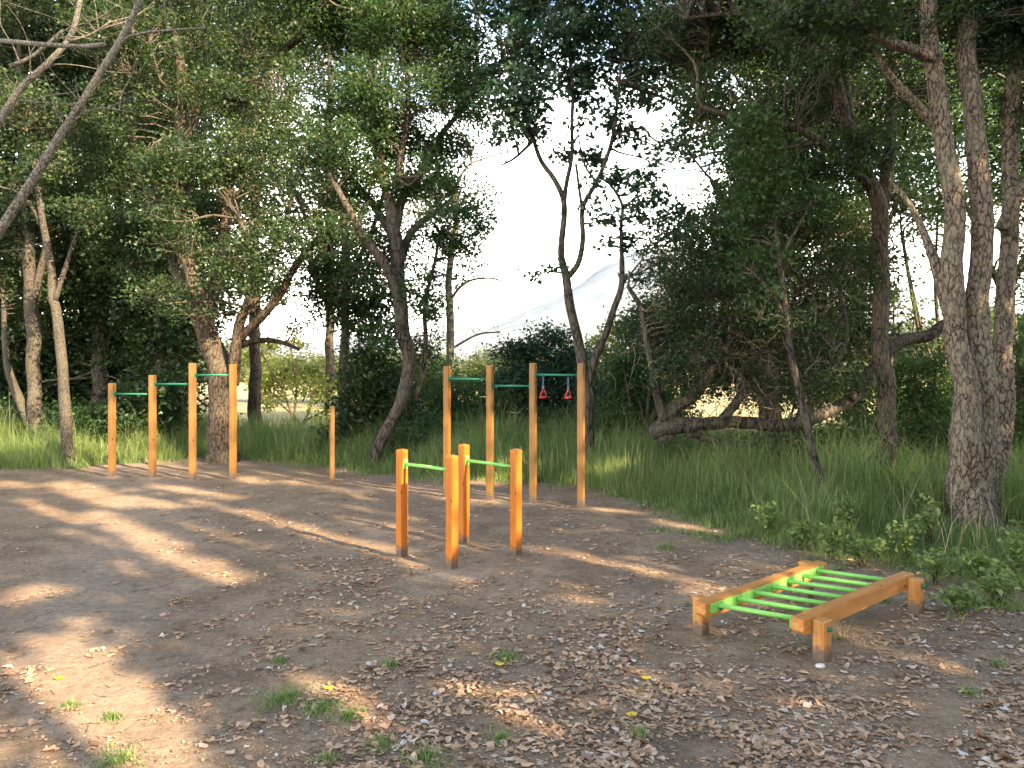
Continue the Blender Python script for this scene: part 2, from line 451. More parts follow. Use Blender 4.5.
LAIK = 4.4; LEAFK = 1.15
class Crown:
    def __init__(s, seed): s.rs = np.random.default_rng(seed); s.v = []; s.f = []; s.a = []; s.n = 0; s.cent = []
    def leaves(s, c, size, tone, **kw):
        v, f = leaf_quads(c, size, rs=s.rs, **kw)
        s.v.append(v); s.f.append(f + s.n); s.n += len(v)
        s.a.append(np.clip(tone + s.rs.normal(0, .16, len(c)), 0, 1))

def crown_fill(cr, cen, rad, lai, leaf, per=46, clr=.30, gap=.0, gapf=2.2, holes=False, frustum=None, aspect=.55, tone0=.42, up=.7):
    """one bough of a crown: clusters of leaves scattered through an ellipsoid"""
    cen = np.asarray(cen, float); rad = np.asarray(rad, float)
    area = math.pi * rad[0] * rad[2]; leaf = leaf * LEAFK
    nl = LAIK * lai * area / (leaf * leaf * aspect * .5)
    ncl = max(2, int(nl / per))
    rs = cr.rs
    q = rs.normal(0, 1, (ncl, 3)); q /= np.linalg.norm(q, axis=1)[:, None]
    q *= (rs.uniform(0, 1, ncl) ** .42)[:, None]
    c = cen + q * rad
    if gap > -2:
        k = sines(c, gapf, 5)
        c = c[k > gap - 1 + rs.uniform(-.25, .25, len(c))]
    c = c[c[:, 2] > .12]
    if not len(c): return c
    rr = clr * rs.uniform(.55, 1.35, len(c))
    npl = np.maximum(6, (per * rs.uniform(.6, 1.4, len(c)) * (rr / clr) ** 1.5)).astype(int)
    idx = np.repeat(np.arange(len(c)), npl)
    o = rs.normal(0, 1, (len(idx), 3)); o[:, 2] *= .6
    o *= .62
    p = c[idx] + o * rr[idx][:, None]
    tone = tone0 + np.repeat(rs.normal(0, .17, len(c)), npl)
    ok = p[:, 2] > .05
    if holes:
        ok &= ~in_holes(p, .05)
    p, tone = p[ok], tone[ok]
    if len(p):
        cr.leaves(p, np.full(len(p), leaf), tone, aspect=aspect, up=up)
    cr.cent.append(c)
    return c

def twigs(acc, cents, skel, r0=.012, rs=RNG, step=1):
    """thin branches joining the leaf clusters to the wood"""
    if not len(cents) or not len(skel): return
    S_ = np.asarray(skel)
    for c in cents[::step]:
        w = (S_ - c) * np.array([1, 1, .8]); w[:, 2] += np.where(S_[:, 2] > c[2], .6, 0)
        d = np.linalg.norm(w, axis=1)
        a = S_[np.argmin(d)]
        L = np.linalg.norm(a - c)
        if L < .1: continue
        m1 = a * .6 + c * .4 + rs.normal(0, .07, 3) * L + np.array([0, 0, .06 * L])
        m2 = a * .25 + c * .75 + rs.normal(0, .05, 3) * L
        rr = r0 * (1 + min(L, 3) * .5)
        tube(acc, np.array([a, m1, m2, c]), np.array([rr, rr * .75, rr * .5, rr * .2]), 4, cap=False)

def make_tree(name, label, cat, d, base, limbs, blobs, bark='cork', leafm='leaf_oak', leaf=.09, seed=1, group=None,
              sides=14, rough=.05, ridge=0, gap=.15, per=46, clr=.3, holes=False, tstep=1, gapf=2.2, twr=.012, aspect=.55, depth=1.0,
              tone0=.42, twmat='twig', extra=None, up=.7):
    """limbs: list of [(px,py,radius_px[,depth offset])...], blobs: (px,py,rx,ry,lai[,depth offset])"""
    bl = P(base[0], base[1], d); bx, by = bl[0], d
    t = thing(name, (bx, by, float(hz(bx, by))), label, cat, group)
    skel = []
    for k, lm in enumerate(limbs):
        pts = []; rr = []
        for q in lm:
            dd = q[3] if len(q) > 3 else 0.0
            pts.append(P(q[0], q[1], d + dd)); rr.append(q[2] / F * (d + dd) * (.8 if name == 'leaning_bare_tree' else 1))
        L = sum(np.linalg.norm(np.subtract(pts[i + 1], pts[i])) for i in range(len(pts) - 1))
        big = max(rr) > .09
        n = int(max(6, L / (.045 if (ridge and big) else .14)))
        c = catmull(np.array(pts), n)
        rv = np.interp(np.linspace(0, len(rr) - 1, n), np.arange(len(rr)), rr)
        if k > 0 or True:
            rs = np.random.default_rng(seed * 31 + k)
            s = np.linspace(0, L, n)[:, None]
            wk = .25 if name == 'leaning_bare_tree' else 1.0
            wob = wk * sum(np.sin(s * f_ + rs.uniform(0, 6.28, 3)) * a_ for f_, a_ in ((2.1, .03), (4.7, .016)))
            c = c + wob * np.clip(s / .6, 0, 1) * min(1.0, .4 + max(rr) * 2)
        a = Acc()
        tube(a, c, rv, sides if big else 8, rough, seed * 7 + k, ridge=ridge if big else 0)
        a.build('trunk' if k == 0 else 'branch', M[bark], t)
        skel.append(c[(n // 4 if k == 0 else 0)::2])
    skel = np.concatenate(skel) if skel else np.zeros((0, 3))
    cr = Crown(seed)
    sub = Acc(); rs = np.random.default_rng(seed + 99)
    for b in blobs:
        dd = b[5] if len(b) > 5 else rs.uniform(-1, 1) * depth
        cen = P(b[0], b[1], d + dd)
        rx = b[2] / F * (d + dd); rz = b[3] / F * (d + dd)
        ry = max(.5 * (rx + rz) * .9, min(.7, rx))
        if cen[2] - rz * .2 < 0: cen[2] = max(cen[2], .3)
        c = crown_fill(cr, cen, (rx, ry, rz), b[4], leaf, per, clr, gap, gapf, holes, aspect=aspect, tone0=tone0, up=up)
        if len(c) and len(skel) and twr > 0:
            # boughs running into this part of the crown
            nb = 3 if rx > 1 else 2
            bs_ = []
            for e in c[rs.choice(len(c), min(nb, len(c)), replace=False)]:
                dist = np.linalg.norm(skel - e, axis=1) + np.where(skel[:, 2] > e[2] + .3, 1.5, 0)
                a0 = skel[np.argmin(dist)]
                L = np.linalg.norm(a0 - e)
                if L < .3: continue
                m1 = a0 * .65 + e * .35 + rs.normal(0, .09, 3) * L; m2 = a0 * .3 + e * .7 + rs.normal(0, .07, 3) * L
                cc = catmull(np.array([a0, m1, m2, e]), int(6 + L * 3))
                r_ = .016 + .011 * min(L, 4)
                tube(sub, cc, np.linspace(r_, r_ * .3, len(cc)), 6, .05, cap=False)
                bs_.append(cc)
            sk = np.concatenate([skel] + bs_) if bs_ else skel
            twigs(sub, c, sk, twr, rs, tstep)
    if extra: extra(t, sub, cr, rs)
    tw_ = sub.build('twig_growth', M[twmat], t)
    if tw_: tw_['kind'] = 'stuff'
    if cr.v:
        mesh_np('crown', np.concatenate(cr.v), np.concatenate(cr.f), M[leafm], t, np.concatenate(cr.a))
    return t

# ================================================================== TREES IN VIEW
OAKG = 'cork oaks round the clearing'
# multi stemmed cork oak on the right
make_tree('cork_oak', 'thick multi-stemmed cork oak with pale fissured bark, the nearest tree on the right', 'tree', 10.4, (975, 526),
  [[(973, 545, 30), (972, 528, 23), (970, 505, 18.5), (967, 470, 16), (965, 430, 14), (962, 380, 11.5), (958, 330, 10.3), (955, 281, 9.8), (951, 220, 9.3), (944, 145, 8.6), (936, 70, 8.2), (930, 0, 7.8), (922, -100, 8), (908, -220, 6)],
   [(982, 540, 20, .1), (981, 500, 15, .1), (981, 440, 12.5, .12), (981, 380, 11, .12), (980, 320, 10.3, .1), (979, 281, 10, .1), (975, 141, 9.5, .2), (971, 70, 9, .3), (967, 0, 8.8, .3), (968, -90, 9, .3), (980, -220, 6, .4)],
   [(986, 520, 15, .3), (992, 480, 12, .45), (1000, 440, 9, .6), (1003, 390, 8.6, .7), (1005, 330, 8.4, .8), (1006, 281, 8.2, .8), (1008, 210, 7.6, .8), (1012, 141, 7, .8), (1016, 70, 7, .8), (1022, 0, 6, .8), (1034, -100, 5, .8)],
   [(956, 330, 8, 0), (942, 285, 6, .1), (930, 250, 4.5, .2), (915, 215, 3, .4), (890, 180, 2, .6)],
   [(1002, 230, 7, .6), (1018, 195, 6, .5), (1040, 165, 5, .4), (1075, 120, 3, .2)],
   [(938, 60, 6, 0), (905, 48, 5, -.3), (880, 40, 5, -.6), (862, 15, 4, -.8), (835, -10, 3, -1)],
   [(868, 30, 1.2, -.5), (880, 60, 2.5, -.3), (905, 90, 4, -.2), (930, 120, 5, 0), (948, 150, 5.5, 0)],
   [(936, -40, 7, 0), (880, -110, 5, -.5), (800, -160, 3, -.8)], [(975, -60, 7, .3), (1040, -150, 5, 0), (1100, -220, 3, 0)]],
  [(1000, 40, 60, 45, .7, .8), (1010, 120, 35, 30, .5, .9), (930, 10, 70, 45, .7, .3), (850, 0, 60, 40, .8, -.8), (900, 90, 45, 35, .5, .8), (790, 20, 60, 40, .7, -1), (1020, 200, 26, 26, .5, .8),
   (900, -120, 130, 90, 1.1, 0), (1050, -60, 120, 100, 1.0, .3), (780, -130, 100, 80, 1.0, -.6), (960, -220, 160, 90, 1.1, 0), (1120, 60, 90, 90, .8, .2)],
  'cork', 'leaf_oak', .062, 3, OAKG, 36, .06, 9, .5, 40, .22, True, tone0=.35)

make_tree('cork_oak', 'straight brown-barked cork oak standing in the grass left of the multi-stemmed oak', 'tree', 13.2, (888, 492),
  [[(889, 502, 13), (888, 482, 10), (886, 450, 9), (885, 400, 8.6), (883, 351, 8.2), (881, 281, 8), (877, 211, 7.6), (866, 165, 7), (846, 120, 7), (828, 70, 6.5), (815, 20, 6), (800, -60, 5), (780, -180, 4)],
   [(880, 215, 7, .1), (890, 150, 5.5, .2), (892, 80, 5, .3), (888, 0, 4.5, .3), (890, -100, 3, .3)],
   [(872, 190, 5, 0), (835, 150, 4, -.4), (800, 130, 3.5, -.7), (765, 120, 2, -1)],
   [(828, 60, 5, 0), (780, 25, 4, -.3), (730, 15, 3, -.5), (680, 20, 2, -.6)],
   [(850, 120, 5, 0), (845, 60, 4, .5), (855, 0, 3, .8), (870, -90, 2, 1)]],
  [(700, 30, 60, 45, .9), (770, 30, 60, 45, 1.0), (840, 40, 50, 45, .8), (720, 95, 45, 35, .8), (790, 100, 55, 40, 1.0), (850, 90, 45, 40, .8), (760, 160, 45, 32, .85), (820, 170, 45, 35, .9), (690, 150, 28, 24, .6),
   (870, 150, 35, 28, .7), (905, 200, 28, 25, .6), (640, 20, 40, 30, .8), (740, -60, 100, 70, 1.0), (860, -70, 90, 70, 1.0), (800, -170, 130, 80, 1.0), (640, -60, 70, 55, .9)],
  'cork_warm', 'leaf_oak', .068, 5, OAKG, 20, .04, 7, .5, 42, .24, True, tone0=.33)

make_tree('oak_sapling', 'slim dark leaning sapling rising from the grass left of the straight brown oak', 'tree', 11.6, (826, 505),
  [[(828, 510, 4.5), (818, 470, 4), (808, 430, 3.6), (796, 380, 3.2), (788, 330, 3), (783, 280, 2.6), (776, 230, 2.2), (764, 180, 1.8), (756, 130, 1.2)],
   [(786, 320, 2), (770, 290, 1.6), (752, 270, 1.2)], [(780, 260, 2), (798, 225, 1.4), (812, 200, 1)]],
  [(756, 262, 34, 24, .7), (812, 205, 30, 24, .7), (765, 180, 36, 34, .9), (750, 130, 34, 28, .8), (774, 305, 30, 26, .7), (748, 215, 30, 26, .8)],
  'bark_dark', 'leaf_green', .075, 6, None, 10, .03, 0, .2, 30, .22, True, tone0=.3)

# slender forked oak standing against the sky
make_tree('forked_oak', 'slender dark forked oak with big leaf tufts against the white sky', 'tree', 14.6, (588, 452),
  [[(589, 462, 7), (588, 420, 6.5), (586, 385, 6), (578, 345, 5), (571, 310, 4.6), (567, 278, 4.4), (562, 258, 3.6), (563, 225, 3.2), (562, 198, 3), (554, 178, 2.6), (541, 160, 2.3), (533, 135, 2), (520, 100, 1.6), (505, 60, 1.1)],
   [(588, 385, 4.5), (594, 360, 3.8), (605, 335, 3.4), (613, 310, 3.2), (622, 285, 3), (623, 255, 2.4), (621, 225, 2), (622, 205, 1.7), (610, 185, 1.4), (597, 178, 1)],
   [(569, 276, 3.2), (579, 262, 2.8), (583, 240, 2.6), (583, 210, 2.4), (592, 190, 2.2), (603, 165, 2), (612, 140, 2), (616, 110, 1.6), (622, 70, 1.3), (630, 20, 1)],
   [(563, 215, 2.4), (568, 180, 2.2), (572, 150, 2), (571, 120, 1.8), (573, 80, 1.6), (566, 30, 1.3), (560, -30, 1)],
   [(583, 215, 1.8), (580, 190, 1.5), (576, 165, 1.2)], [(563, 273, 1), (548, 272, .8), (536, 276, .6)],
   [(596, 182, 1.4), (585, 165, 1.1), (580, 140, .8)], [(534, 140, 1.6), (515, 158, 1.2), (500, 166, .8)]],
  [(510, 50, 42, 30, 1.0), (560, 40, 45, 32, 1.1), (620, 30, 50, 36, 1.1), (670, 40, 40, 32, 1.0), (500, 100, 30, 20, .9), (540, 88, 34, 22, .9), (600, 85, 38, 24, .95), (650, 90, 36, 26, .9), (505, 135, 20, 14, .8), (535, 130, 22, 14, .7),
   (520, 70, 40, 26, .3), (650, 60, 40, 30, .4), (690, 110, 34, 30, .7), (665, 150, 26, 20, .6), (670, 225, 22, 18, .6), (650, 275, 16, 14, .5), (530, 110, 34, 22, .7), (575, 125, 24, 16, .8), (612, 120, 22, 16, .7), (590, 158, 18, 12, .7), (562, 155, 15, 12, .6), (612, 180, 22, 12, .8), (585, 208, 12, 9, .8), (606, 218, 15, 9, .8), (640, 175, 20, 14, .7), (655, 195, 18, 14, .8),
   (640, 215, 20, 12, .8), (625, 245, 16, 10, .8), (605, 246, 10, 7, .6), (645, 250, 16, 12, .5), (536, 278, 6, 5, 1.2), (551, 268, 4, 4, .8), (560, 70, 40, 25, .8), (630, 140, 20, 14, .6),
   (520, 0, 60, 35, 1.1), (600, -10, 65, 35, 1.1), (560, -70, 90, 55, 1.1), (670, -50, 60, 50, 1.0)],
  'bark_dark', 'leaf_deciduous', .11, 8, None, 12, .04, 0, .55, 20, .19, False, aspect=.62, depth=.7, twr=.008, tone0=.35)

# ivy hung oak left of the tall bars
make_tree('leaning_oak', 'dark curving oak with leaning trunk between the single short post and the tall bars', 'tree', 16.2, (373, 468),
  [[(370, 472, 8), (380, 445, 6), (394, 415, 6), (406, 385, 6.6), (410, 355, 7), (402, 325, 7), (398, 290, 7), (397, 255, 7), (394, 220, 6.5), (386, 190, 5), (378, 160, 5), (376, 120, 4), (372, 70, 3), (366, 10, 2.4), (362, -60, 2)],
   [(400, 300, 5, -.2), (384, 262, 4.5, -.4), (364, 238, 4, -.5), (346, 205, 3.5, -.6), (332, 180, 2.6, -.6), (315, 155, 1.8, -.6)],
   [(396, 225, 5, .1), (404, 195, 4.5, .2), (420, 172, 4, .3), (430, 150, 3.4, .4), (448, 128, 2.8, .6), (466, 105, 2, .7), (480, 80, 1.5, .8)],
   [(398, 245, 4.5, .1), (380, 215, 4, .3), (360, 190, 3.6, .5), (340, 165, 3, .6), (318, 140, 2.2, .7)],
   [(396, 190, 4, 0), (402, 150, 3, -.2), (408, 110, 2.4, -.3), (406, 60, 2, -.3), (410, 0, 1.6, -.3)],
   [(416, 400, 3, .3), (426, 350, 2.4, .3), (425, 310, 2.2, .3), (432, 270, 1.8, .3), (440, 235, 1.4, .3)],
   [(397, 260, 5, .2), (410, 235, 4, .3), (425, 220, 3, .4), (440, 210, 2, .5)]],
  [(340, 30, 50, 40, 1.1), (400, 25, 55, 40, 1.2), (450, 30, 45, 36, 1.1), (330, 95, 40, 35, 1.0), (385, 85, 48, 36, 1.1), (445, 85, 42, 32, 1.0), (475, 115, 22, 16, .9), (350, 145, 45, 34, .9), (410, 140, 44, 30, .95), (450, 150, 26, 20, .8),
   (330, 190, 36, 30, .8), (375, 190, 38, 28, .8), (420, 185, 30, 22, .7), (440, 170, 22, 18, .7), (450, 215, 26, 14, .7), (478, 222, 20, 12, .8), (485, 240, 14, 10, .7), (462, 245, 22, 14, .6), (430, 240, 22, 18, .7), (440, 275, 22, 16, .7), (420, 285, 20, 18, .6),
   (345, 240, 36, 28, .8), (360, 280, 30, 26, .7), (430, 310, 18, 20, .7), (425, 350, 16, 24, .7), (470, 265, 12, 8, .5), (490, 60, 34, 30, .8), (470, 90, 30, 24, .8), (468, 150, 16, 12, .6), (455, 190, 24, 18, .6), (470, 205, 26, 12, .6), (440, 300, 22, 18, .6), (450, 250, 20, 16, .6), (380, 330, 14, 24, .5),
   (380, -40, 90, 45, 1.2), (300, -20, 60, 45, 1.0), (460, -30, 55, 40, 1.1), (390, -110, 110, 60, 1.1)],
  'bark_dark', 'leaf_green', .08, 11, None, 16, .05, 6, .35, 44, .25, False, tone0=.25, depth=1.2)

# the big round cork oak behind the left bars
make_tree('cork_oak', 'big reddish cork oak with wide low boughs growing behind the four left posts', 'tree', 16.9, (222, 462),
  [[(222, 466, 19), (222, 450, 15), (223, 420, 13), (223, 395, 12.5), (219, 370, 12), (211, 345, 10.5), (203, 318, 9), (196, 290, 7.5), (186, 262, 6.5), (176, 235, 7), (180, 190, 7), (180, 140, 6), (181, 95, 6), (178, 50, 4), (172, -20, 3)],
   [(233, 385, 6, -.1), (236, 350, 5.5, -.2), (240, 325, 5, -.3), (250, 300, 4.6, -.5), (253, 275, 5, -.6), (248, 250, 4, -.7), (240, 220, 3, -.8)],
   [(240, 338, 4.5, -.2), (262, 315, 4.2, -.3), (280, 295, 4, -.4), (292, 272, 3.6, -.5), (310, 250, 4, -.6), (332, 232, 3, -.6), (350, 215, 2, -.6)],
   [(204, 330, 8, .2), (190, 300, 7, .4), (178, 270, 6, .5), (168, 240, 5, .6), (150, 205, 4, .7), (138, 175, 3.4, .7), (132, 130, 3, .7), (118, 95, 2, .7)],
   [(206, 320, 8, .3), (214, 285, 7, .5), (222, 250, 6, .7), (226, 210, 5, .9), (232, 160, 4, 1), (250, 110, 3, 1)],
   [(180, 150, 5, 0), (196, 120, 4, -.1), (192, 90, 4, -.2), (215, 78, 3, -.3), (240, 72, 2.4, -.3)],
   [(186, 262, 5, 0), (184, 235, 4, -.2), (186, 220, 3, -.4), (160, 200, 2.4, -.5), (140, 215, 1.6, -.6)],
   [(232, 160, 4, 1), (265, 75, 4, .6), (300, 35, 4, .3), (320, 15, 3, .2), (345, -20, 2, 0)],
   [(240, 345, 4, .3), (260, 340, 3, .5), (280, 343, 2.4, .6), (300, 350, 1.6, .6)]],
  [(120, 40, 60, 42, .8), (190, 40, 60, 42, .85), (260, 35, 50, 38, .7), (110, 110, 42, 34, .65), (170, 100, 40, 32, .5), (230, 100, 45, 34, .7), (290, 95, 36, 32, .75), (120, 170, 40, 32, .7), (175, 165, 38, 30, .7), (240, 160, 44, 34, .9), (300, 170, 30, 26, .6),
   (150, 215, 46, 28, .9), (210, 215, 44, 30, 1.0), (265, 215, 40, 28, .9), (180, 255, 44, 24, .8), (240, 255, 40, 22, .7), (295, 240, 36, 24, .8), (140, 265, 34, 24, .7), (110, 230, 34, 26, .7), (320, 262, 24, 20, .6),
   (285, 330, 20, 14, .35), (275, 290, 24, 12, .4), (160, 295, 34, 20, .7, -1.2), (190, 310, 30, 16, .5, -1.4), (235, 285, 36, 20, .7, -1.5), (180, 230, 44, 30, .7, -1.6), (185, 170, 40, 34, .6, -1.6), (250, 255, 40, 26, .7, -1.6), (180, -30, 110, 50, 1.0), (80, -20, 70, 50, .9), (290, -30, 60, 40, .9), (180, -110, 130, 60, 1.0)],
  'cork_warm', 'leaf_oak', .075, 13, OAKG, 26, .05, 8, .75, 44, .24, False, tone0=.42, depth=1.4)

make_tree('slim_oak', 'slim pale speckled trunk rising from tall grass left of the shortest left post', 'tree', 16.4, (68, 455),
  [[(69, 466, 6), (67, 440, 5.2), (66, 410, 5.5), (63, 380, 5), (60, 345, 5), (56, 310, 4.6), (53, 296, 4.4), (50, 260, 3.6), (42, 220, 3), (36, 170, 2.6), (30, 110, 2)],
   [(55, 300, 3), (64, 275, 2.4), (72, 245, 2), (84, 220, 1.4)], [(44, 230, 2.4), (30, 205, 1.8), (16, 190, 1.2)]],
  [(84, 215, 28, 22, .6), (20, 180, 32, 26, .7), (36, 110, 40, 34, .6), (45, 160, 30, 25, .5)],
  'bark_grey', 'leaf_oak', .08, 14, None, 14, .05, 0, .2, 40, .26, tone0=.5)

make_tree('cork_oak', 'rough greyish cork oak with swollen base, left of the slim pale trunk', 'tree', 18.6, (36, 440),
  [[(40, 452, 12), (37, 430, 8.5), (36, 400, 6.4), (33, 360, 6), (32, 320, 6.5), (31, 280, 6), (28, 240, 5.5), (26, 200, 5), (24, 150, 4), (20, 90, 3), (18, 10, 2)],
   [(30, 425, 5), (14, 385, 4), (6, 350, 3), (2, 300, 2)], [(33, 300, 4), (46, 250, 3.4), (44, 210, 3), (50, 170, 2.4), (54, 120, 2)]],
  [(30, 40, 60, 40, .7), (80, 70, 45, 35, .6), (10, 110, 45, 40, .7), (60, 200, 40, 34, .6), (0, 230, 40, 40, .8), (20, 290, 34, 30, .6), (90, 150, 40, 35, .6), (-50, 60, 70, 60, .9), (-60, 180, 60, 60, .9), (30, -50, 110, 60, .9)],
  'bark_grey', 'leaf_oak', .085, 15, OAKG, 20, .05, 7, .2, 40, .28, tone0=.45)

# near bare leaning stems at the left edge
def bare(label, d, base, limbs, seed, blobs=(), mat='bark_pale', nt_=18, name='leaning_bare_tree', tl=(.3, 1.0)):
    def ex(t, sub, cr, rs):
        for k in range(nt_):
            lm = limbs[rs.integers(len(limbs))]
            i = rs.integers(len(lm) - 1); u = rs.uniform()
            a = P(lm[i][0] * (1 - u) + lm[i + 1][0] * u, lm[i][1] * (1 - u) + lm[i + 1][1] * u, d + ((lm[i][3] if len(lm[i]) > 3 else 0)))
            dr = rs.normal(0, 1, 3); dr[1] *= .6; dr[2] = abs(dr[2]) * .5 + .1; dr /= np.linalg.norm(dr)
            L = rs.uniform(*tl)
            pts = [a]
            for s in range(4):
                dr = dr + rs.normal(0, .2, 3); dr /= np.linalg.norm(dr)
                pts.append(pts[-1] + dr * L / 4)
            tube(sub, catmull(pts, 9), np.linspace(.008, .002, 9), 5, cap=False)
    return make_tree(name, label, 'tree', d, base, limbs, blobs, mat, 'leaf_oak', .06, seed, None, 14, .03, 0, .3, 20, .2, extra=ex, twmat='bark_pale' if mat == 'bark_pale' else 'twig', depth=.4)
bare('pale bare stem leaning diagonally across the upper left corner, thicker of the two', 8.0, (-212, 573),
     [[(-215, 585, 9), (-150, 480, 8.5), (-75, 350, 7.5), (-25, 270, 6.6), (3, 226, 6.2), (32, 180, 5.8), (58, 139, 5.4), (82, 103, 5), (104, 68, 4.6), (122, 36, 4.2), (138, 4, 3.8), (162, -50, 3)],
      [(108, 55, 2.2), (130, 36, 2), (165, 30, 1.6), (205, 28, 1)], [(-60, 45, 2.4, .6), (-10, 41, 3, .5), (40, 44, 3, .3), (80, 46, 2.8, .2), (104, 44, 3, 0)], [(40, 168, 1.3), (70, 120, .9), (80, 105, .7)],
      [(20, 100, 1), (60, 104, .9), (80, 106, .7)], [(60, 130, 1.2), (95, 108, 1), (130, 112, .7)]], 21)
bare('pale bare stem running parallel in the upper left corner, thinner of the two', 9.0, (-150, 550),
     [[(-150, 552, 8), (-120, 420, 7), (-80, 290, 6), (-30, 180, 5), (0, 122, 4.4), (22, 88, 4), (48, 62, 3.8), (68, 40, 3.5), (78, 14, 3.2), (84, -30, 2.8)],
      [(10, 66, 2.6), (30, 58, 2.4), (52, 40, 2), (62, 30, 1.6)], [(66, 42, 2), (92, 34, 1.5), (112, 20, 1)]], 22)
bare('thin bare tree with pale crooked boughs rising behind the tall bars', 24.0, (450, 425),
     [[(450, 432, 4.5), (450, 380, 4), (450, 330, 4), (449, 290, 3.6), (452, 250, 3.2), (456, 215, 3), (452, 190, 2.4), (446, 172, 2)],
      [(451, 330, 2.6), (448, 310, 2), (456, 292, 1.6), (470, 280, 1.3), (490, 278, 1), (505, 283, .7)], [(456, 215, 2), (458, 185, 1.6), (470, 165, 1.1), (492, 156, .8), (505, 152, .5)],
      [(458, 212, 1.4), (468, 196, 1), (485, 190, .8), (505, 188, .5)], [(452, 262, 1.2), (436, 240, .9), (425, 235, .6)], [(450, 350, 1.4), (475, 335, 1), (500, 332, .7)]],
     23, mat='bark_pale', nt_=70, name='bare_tree', tl=(.5, 1.8), blobs=((440, 100, 22, 18, .35), (450, 215, 12, 40, .35)))

# fallen juniper-like tangle
def tangle(t, sub, cr, rs):
    for k in range(760):
        px = rs.normal(765, 52); py = rs.normal(345, 48)
        a = P(px, py, 14.2 + rs.normal(0, .5))
        if a[2] < .2: continue
        dr = rs.normal(0, 1, 3); dr[2] -= .25; dr /= np.linalg.norm(dr)
        L = rs.uniform(.3, 1.1); pts = [a]
        for s in range(4):
            dr = dr + rs.normal(0, .35, 3); dr /= np.linalg.norm(dr)
            pts.append(pts[-1] + dr * L / 4)
        tube(sub, np.array(pts), np.linspace(.008, .003, 5), 3, cap=False)
make_tree('fallen_tree', 'half-fallen old tree with horizontal trunk and tangled dead twigs above the grass', 'fallen tree', 14.2, (690, 440),
  [[(652, 434, 7, .2), (662, 428, 9, .1), (685, 424, 8, 0), (712, 422, 6.5, 0), (745, 424, 6, .1), (780, 426, 6.5, .1), (815, 418, 6, .1), (845, 402, 6, .3), (872, 380, 5, .5)],
   [(668, 440, 9, .1), (664, 425, 8, .1), (672, 408, 7, .1), (692, 396, 6, 0), (708, 380, 5, 0), (722, 355, 5, 0), (738, 320, 4, 0), (742, 280, 3.4, 0), (738, 230, 3, .1)],
   [(720, 422, 5), (742, 395, 4.5), (760, 365, 4), (772, 330, 3.6), (776, 290, 3), (790, 250, 2.4)],
   [(664, 420, 5), (656, 385, 4), (648, 350, 3.5), (640, 310, 3), (628, 285, 2)],
   [(800, 424, 5), (815, 395, 4), (835, 365, 3.4), (845, 330, 3), (840, 280, 2.4)],
   [(850, 398, 5), (880, 360, 5, .3), (905, 340, 6, .5), (930, 334, 6, .6), (950, 322, 5, .6), (985, 318, 4, .6)],
   [(690, 430, 4), (700, 436, 4), (730, 444, 3.4), (760, 446, 2.4)]],
  [(690, 345, 40, 26, .4, -.7), (810, 345, 36, 28, .35, -.6), (770, 290, 44, 26, .5, -.8), (680, 290, 46, 34, .9), (740, 270, 50, 38, 1.2), (800, 270, 46, 40, 1.1), (700, 340, 40, 30, 1.0), (760, 330, 46, 34, .9), (820, 330, 40, 34, .9), (660, 330, 36, 30, .9), (700, 245, 36, 28, .8), (850, 270, 30, 30, .7), (780, 385, 50, 24, .45), (840, 385, 36, 24, .4),
   (650, 370, 26, 24, .8), (690, 385, 26, 14, .5), (850, 225, 34, 26, .7), (745, 210, 46, 34, 1.1), (800, 215, 40, 30, .9), (655, 265, 26, 22, .5)],
  'bark_dark', 'leaf_dark', .055, 17, None, 14, .07, 5, .65, 46, .22, False, tone0=.35, twmat='dead_twig', extra=tangle, twr=.007)

# dense ivy clad trees and shrubs behind
BG = 'ivy-clad trees behind the clearing'
def bgtree(label, px, base_y, d, blobs, leafm, seed, trunk=6, leaf=.13, group=BG, name='woodland_tree', gap=.0, lean=0, tone0=.4, per=34, clr=.4, cat='tree', depth=1.6, bark='bark_dark', top=0):
    lims = [[(px, base_y + 6, trunk * 1.3), (px + lean * .3, 380, trunk), (px + lean * .6, 280, trunk * .8), (px + lean, 150, trunk * .6), (px + lean * 1.3, top, trunk * .4)]]
    lims.append([(px + lean * .6, 290, trunk * .6), (px + lean + 30, 220, trunk * .4), (px + lean + 50, 150, trunk * .3)])
    lims.append([(px + lean * .5, 310, trunk * .6), (px + lean - 30, 240, trunk * .4), (px + lean - 55, 180, trunk * .3)])
    return make_tree(name, label, cat, d, (px, base_y), lims, blobs, bark, leafm, leaf, seed, group, 10, .05, 0, gap, per, clr, False, 3, 1.4, .016, depth=depth, tone0=tone0)
bgtree('dark ivy-covered tree forming the gloomy mass left of the four left posts', 100, 445, 21, [(60, 300, 50, 50, .9), (110, 270, 50, 50, 1.0), (110, 340, 50, 46, 1.1), (60, 370, 50, 40, .9), (130, 400, 50, 34, 1.0), (80, 210, 60, 45, .8), (90, 120, 70, 60, .8), (80, 20, 90, 60, .8), (20, 390, 40, 30, .6)], 'leaf_dark', 31, 8)
bgtree('dense ivy-covered tree between the first and third left posts', 165, 445, 20, [(150, 300, 40, 44, 1.1), (170, 350, 40, 44, 1.2), (160, 400, 42, 36, 1.0), (175, 240, 50, 40, .8), (200, 310, 30, 40, .7), (170, 130, 60, 60, .6), (165, 30, 70, 50, .6)], 'leaf_dark', 32, 5, lean=-15)
bgtree('tall pale-leaved oak filling the far left edge of the picture', -40, 440, 20, [(-50, 120, 80, 80, 1.0), (-40, 250, 70, 70, 1.0), (-60, 370, 70, 60, 1.0), (10, 340, 40, 46, .7), (-50, 0, 90, 70, 1.0), (-140, 200, 90, 120, 1.2)], 'leaf_oak', 33, 8, tone0=.6)
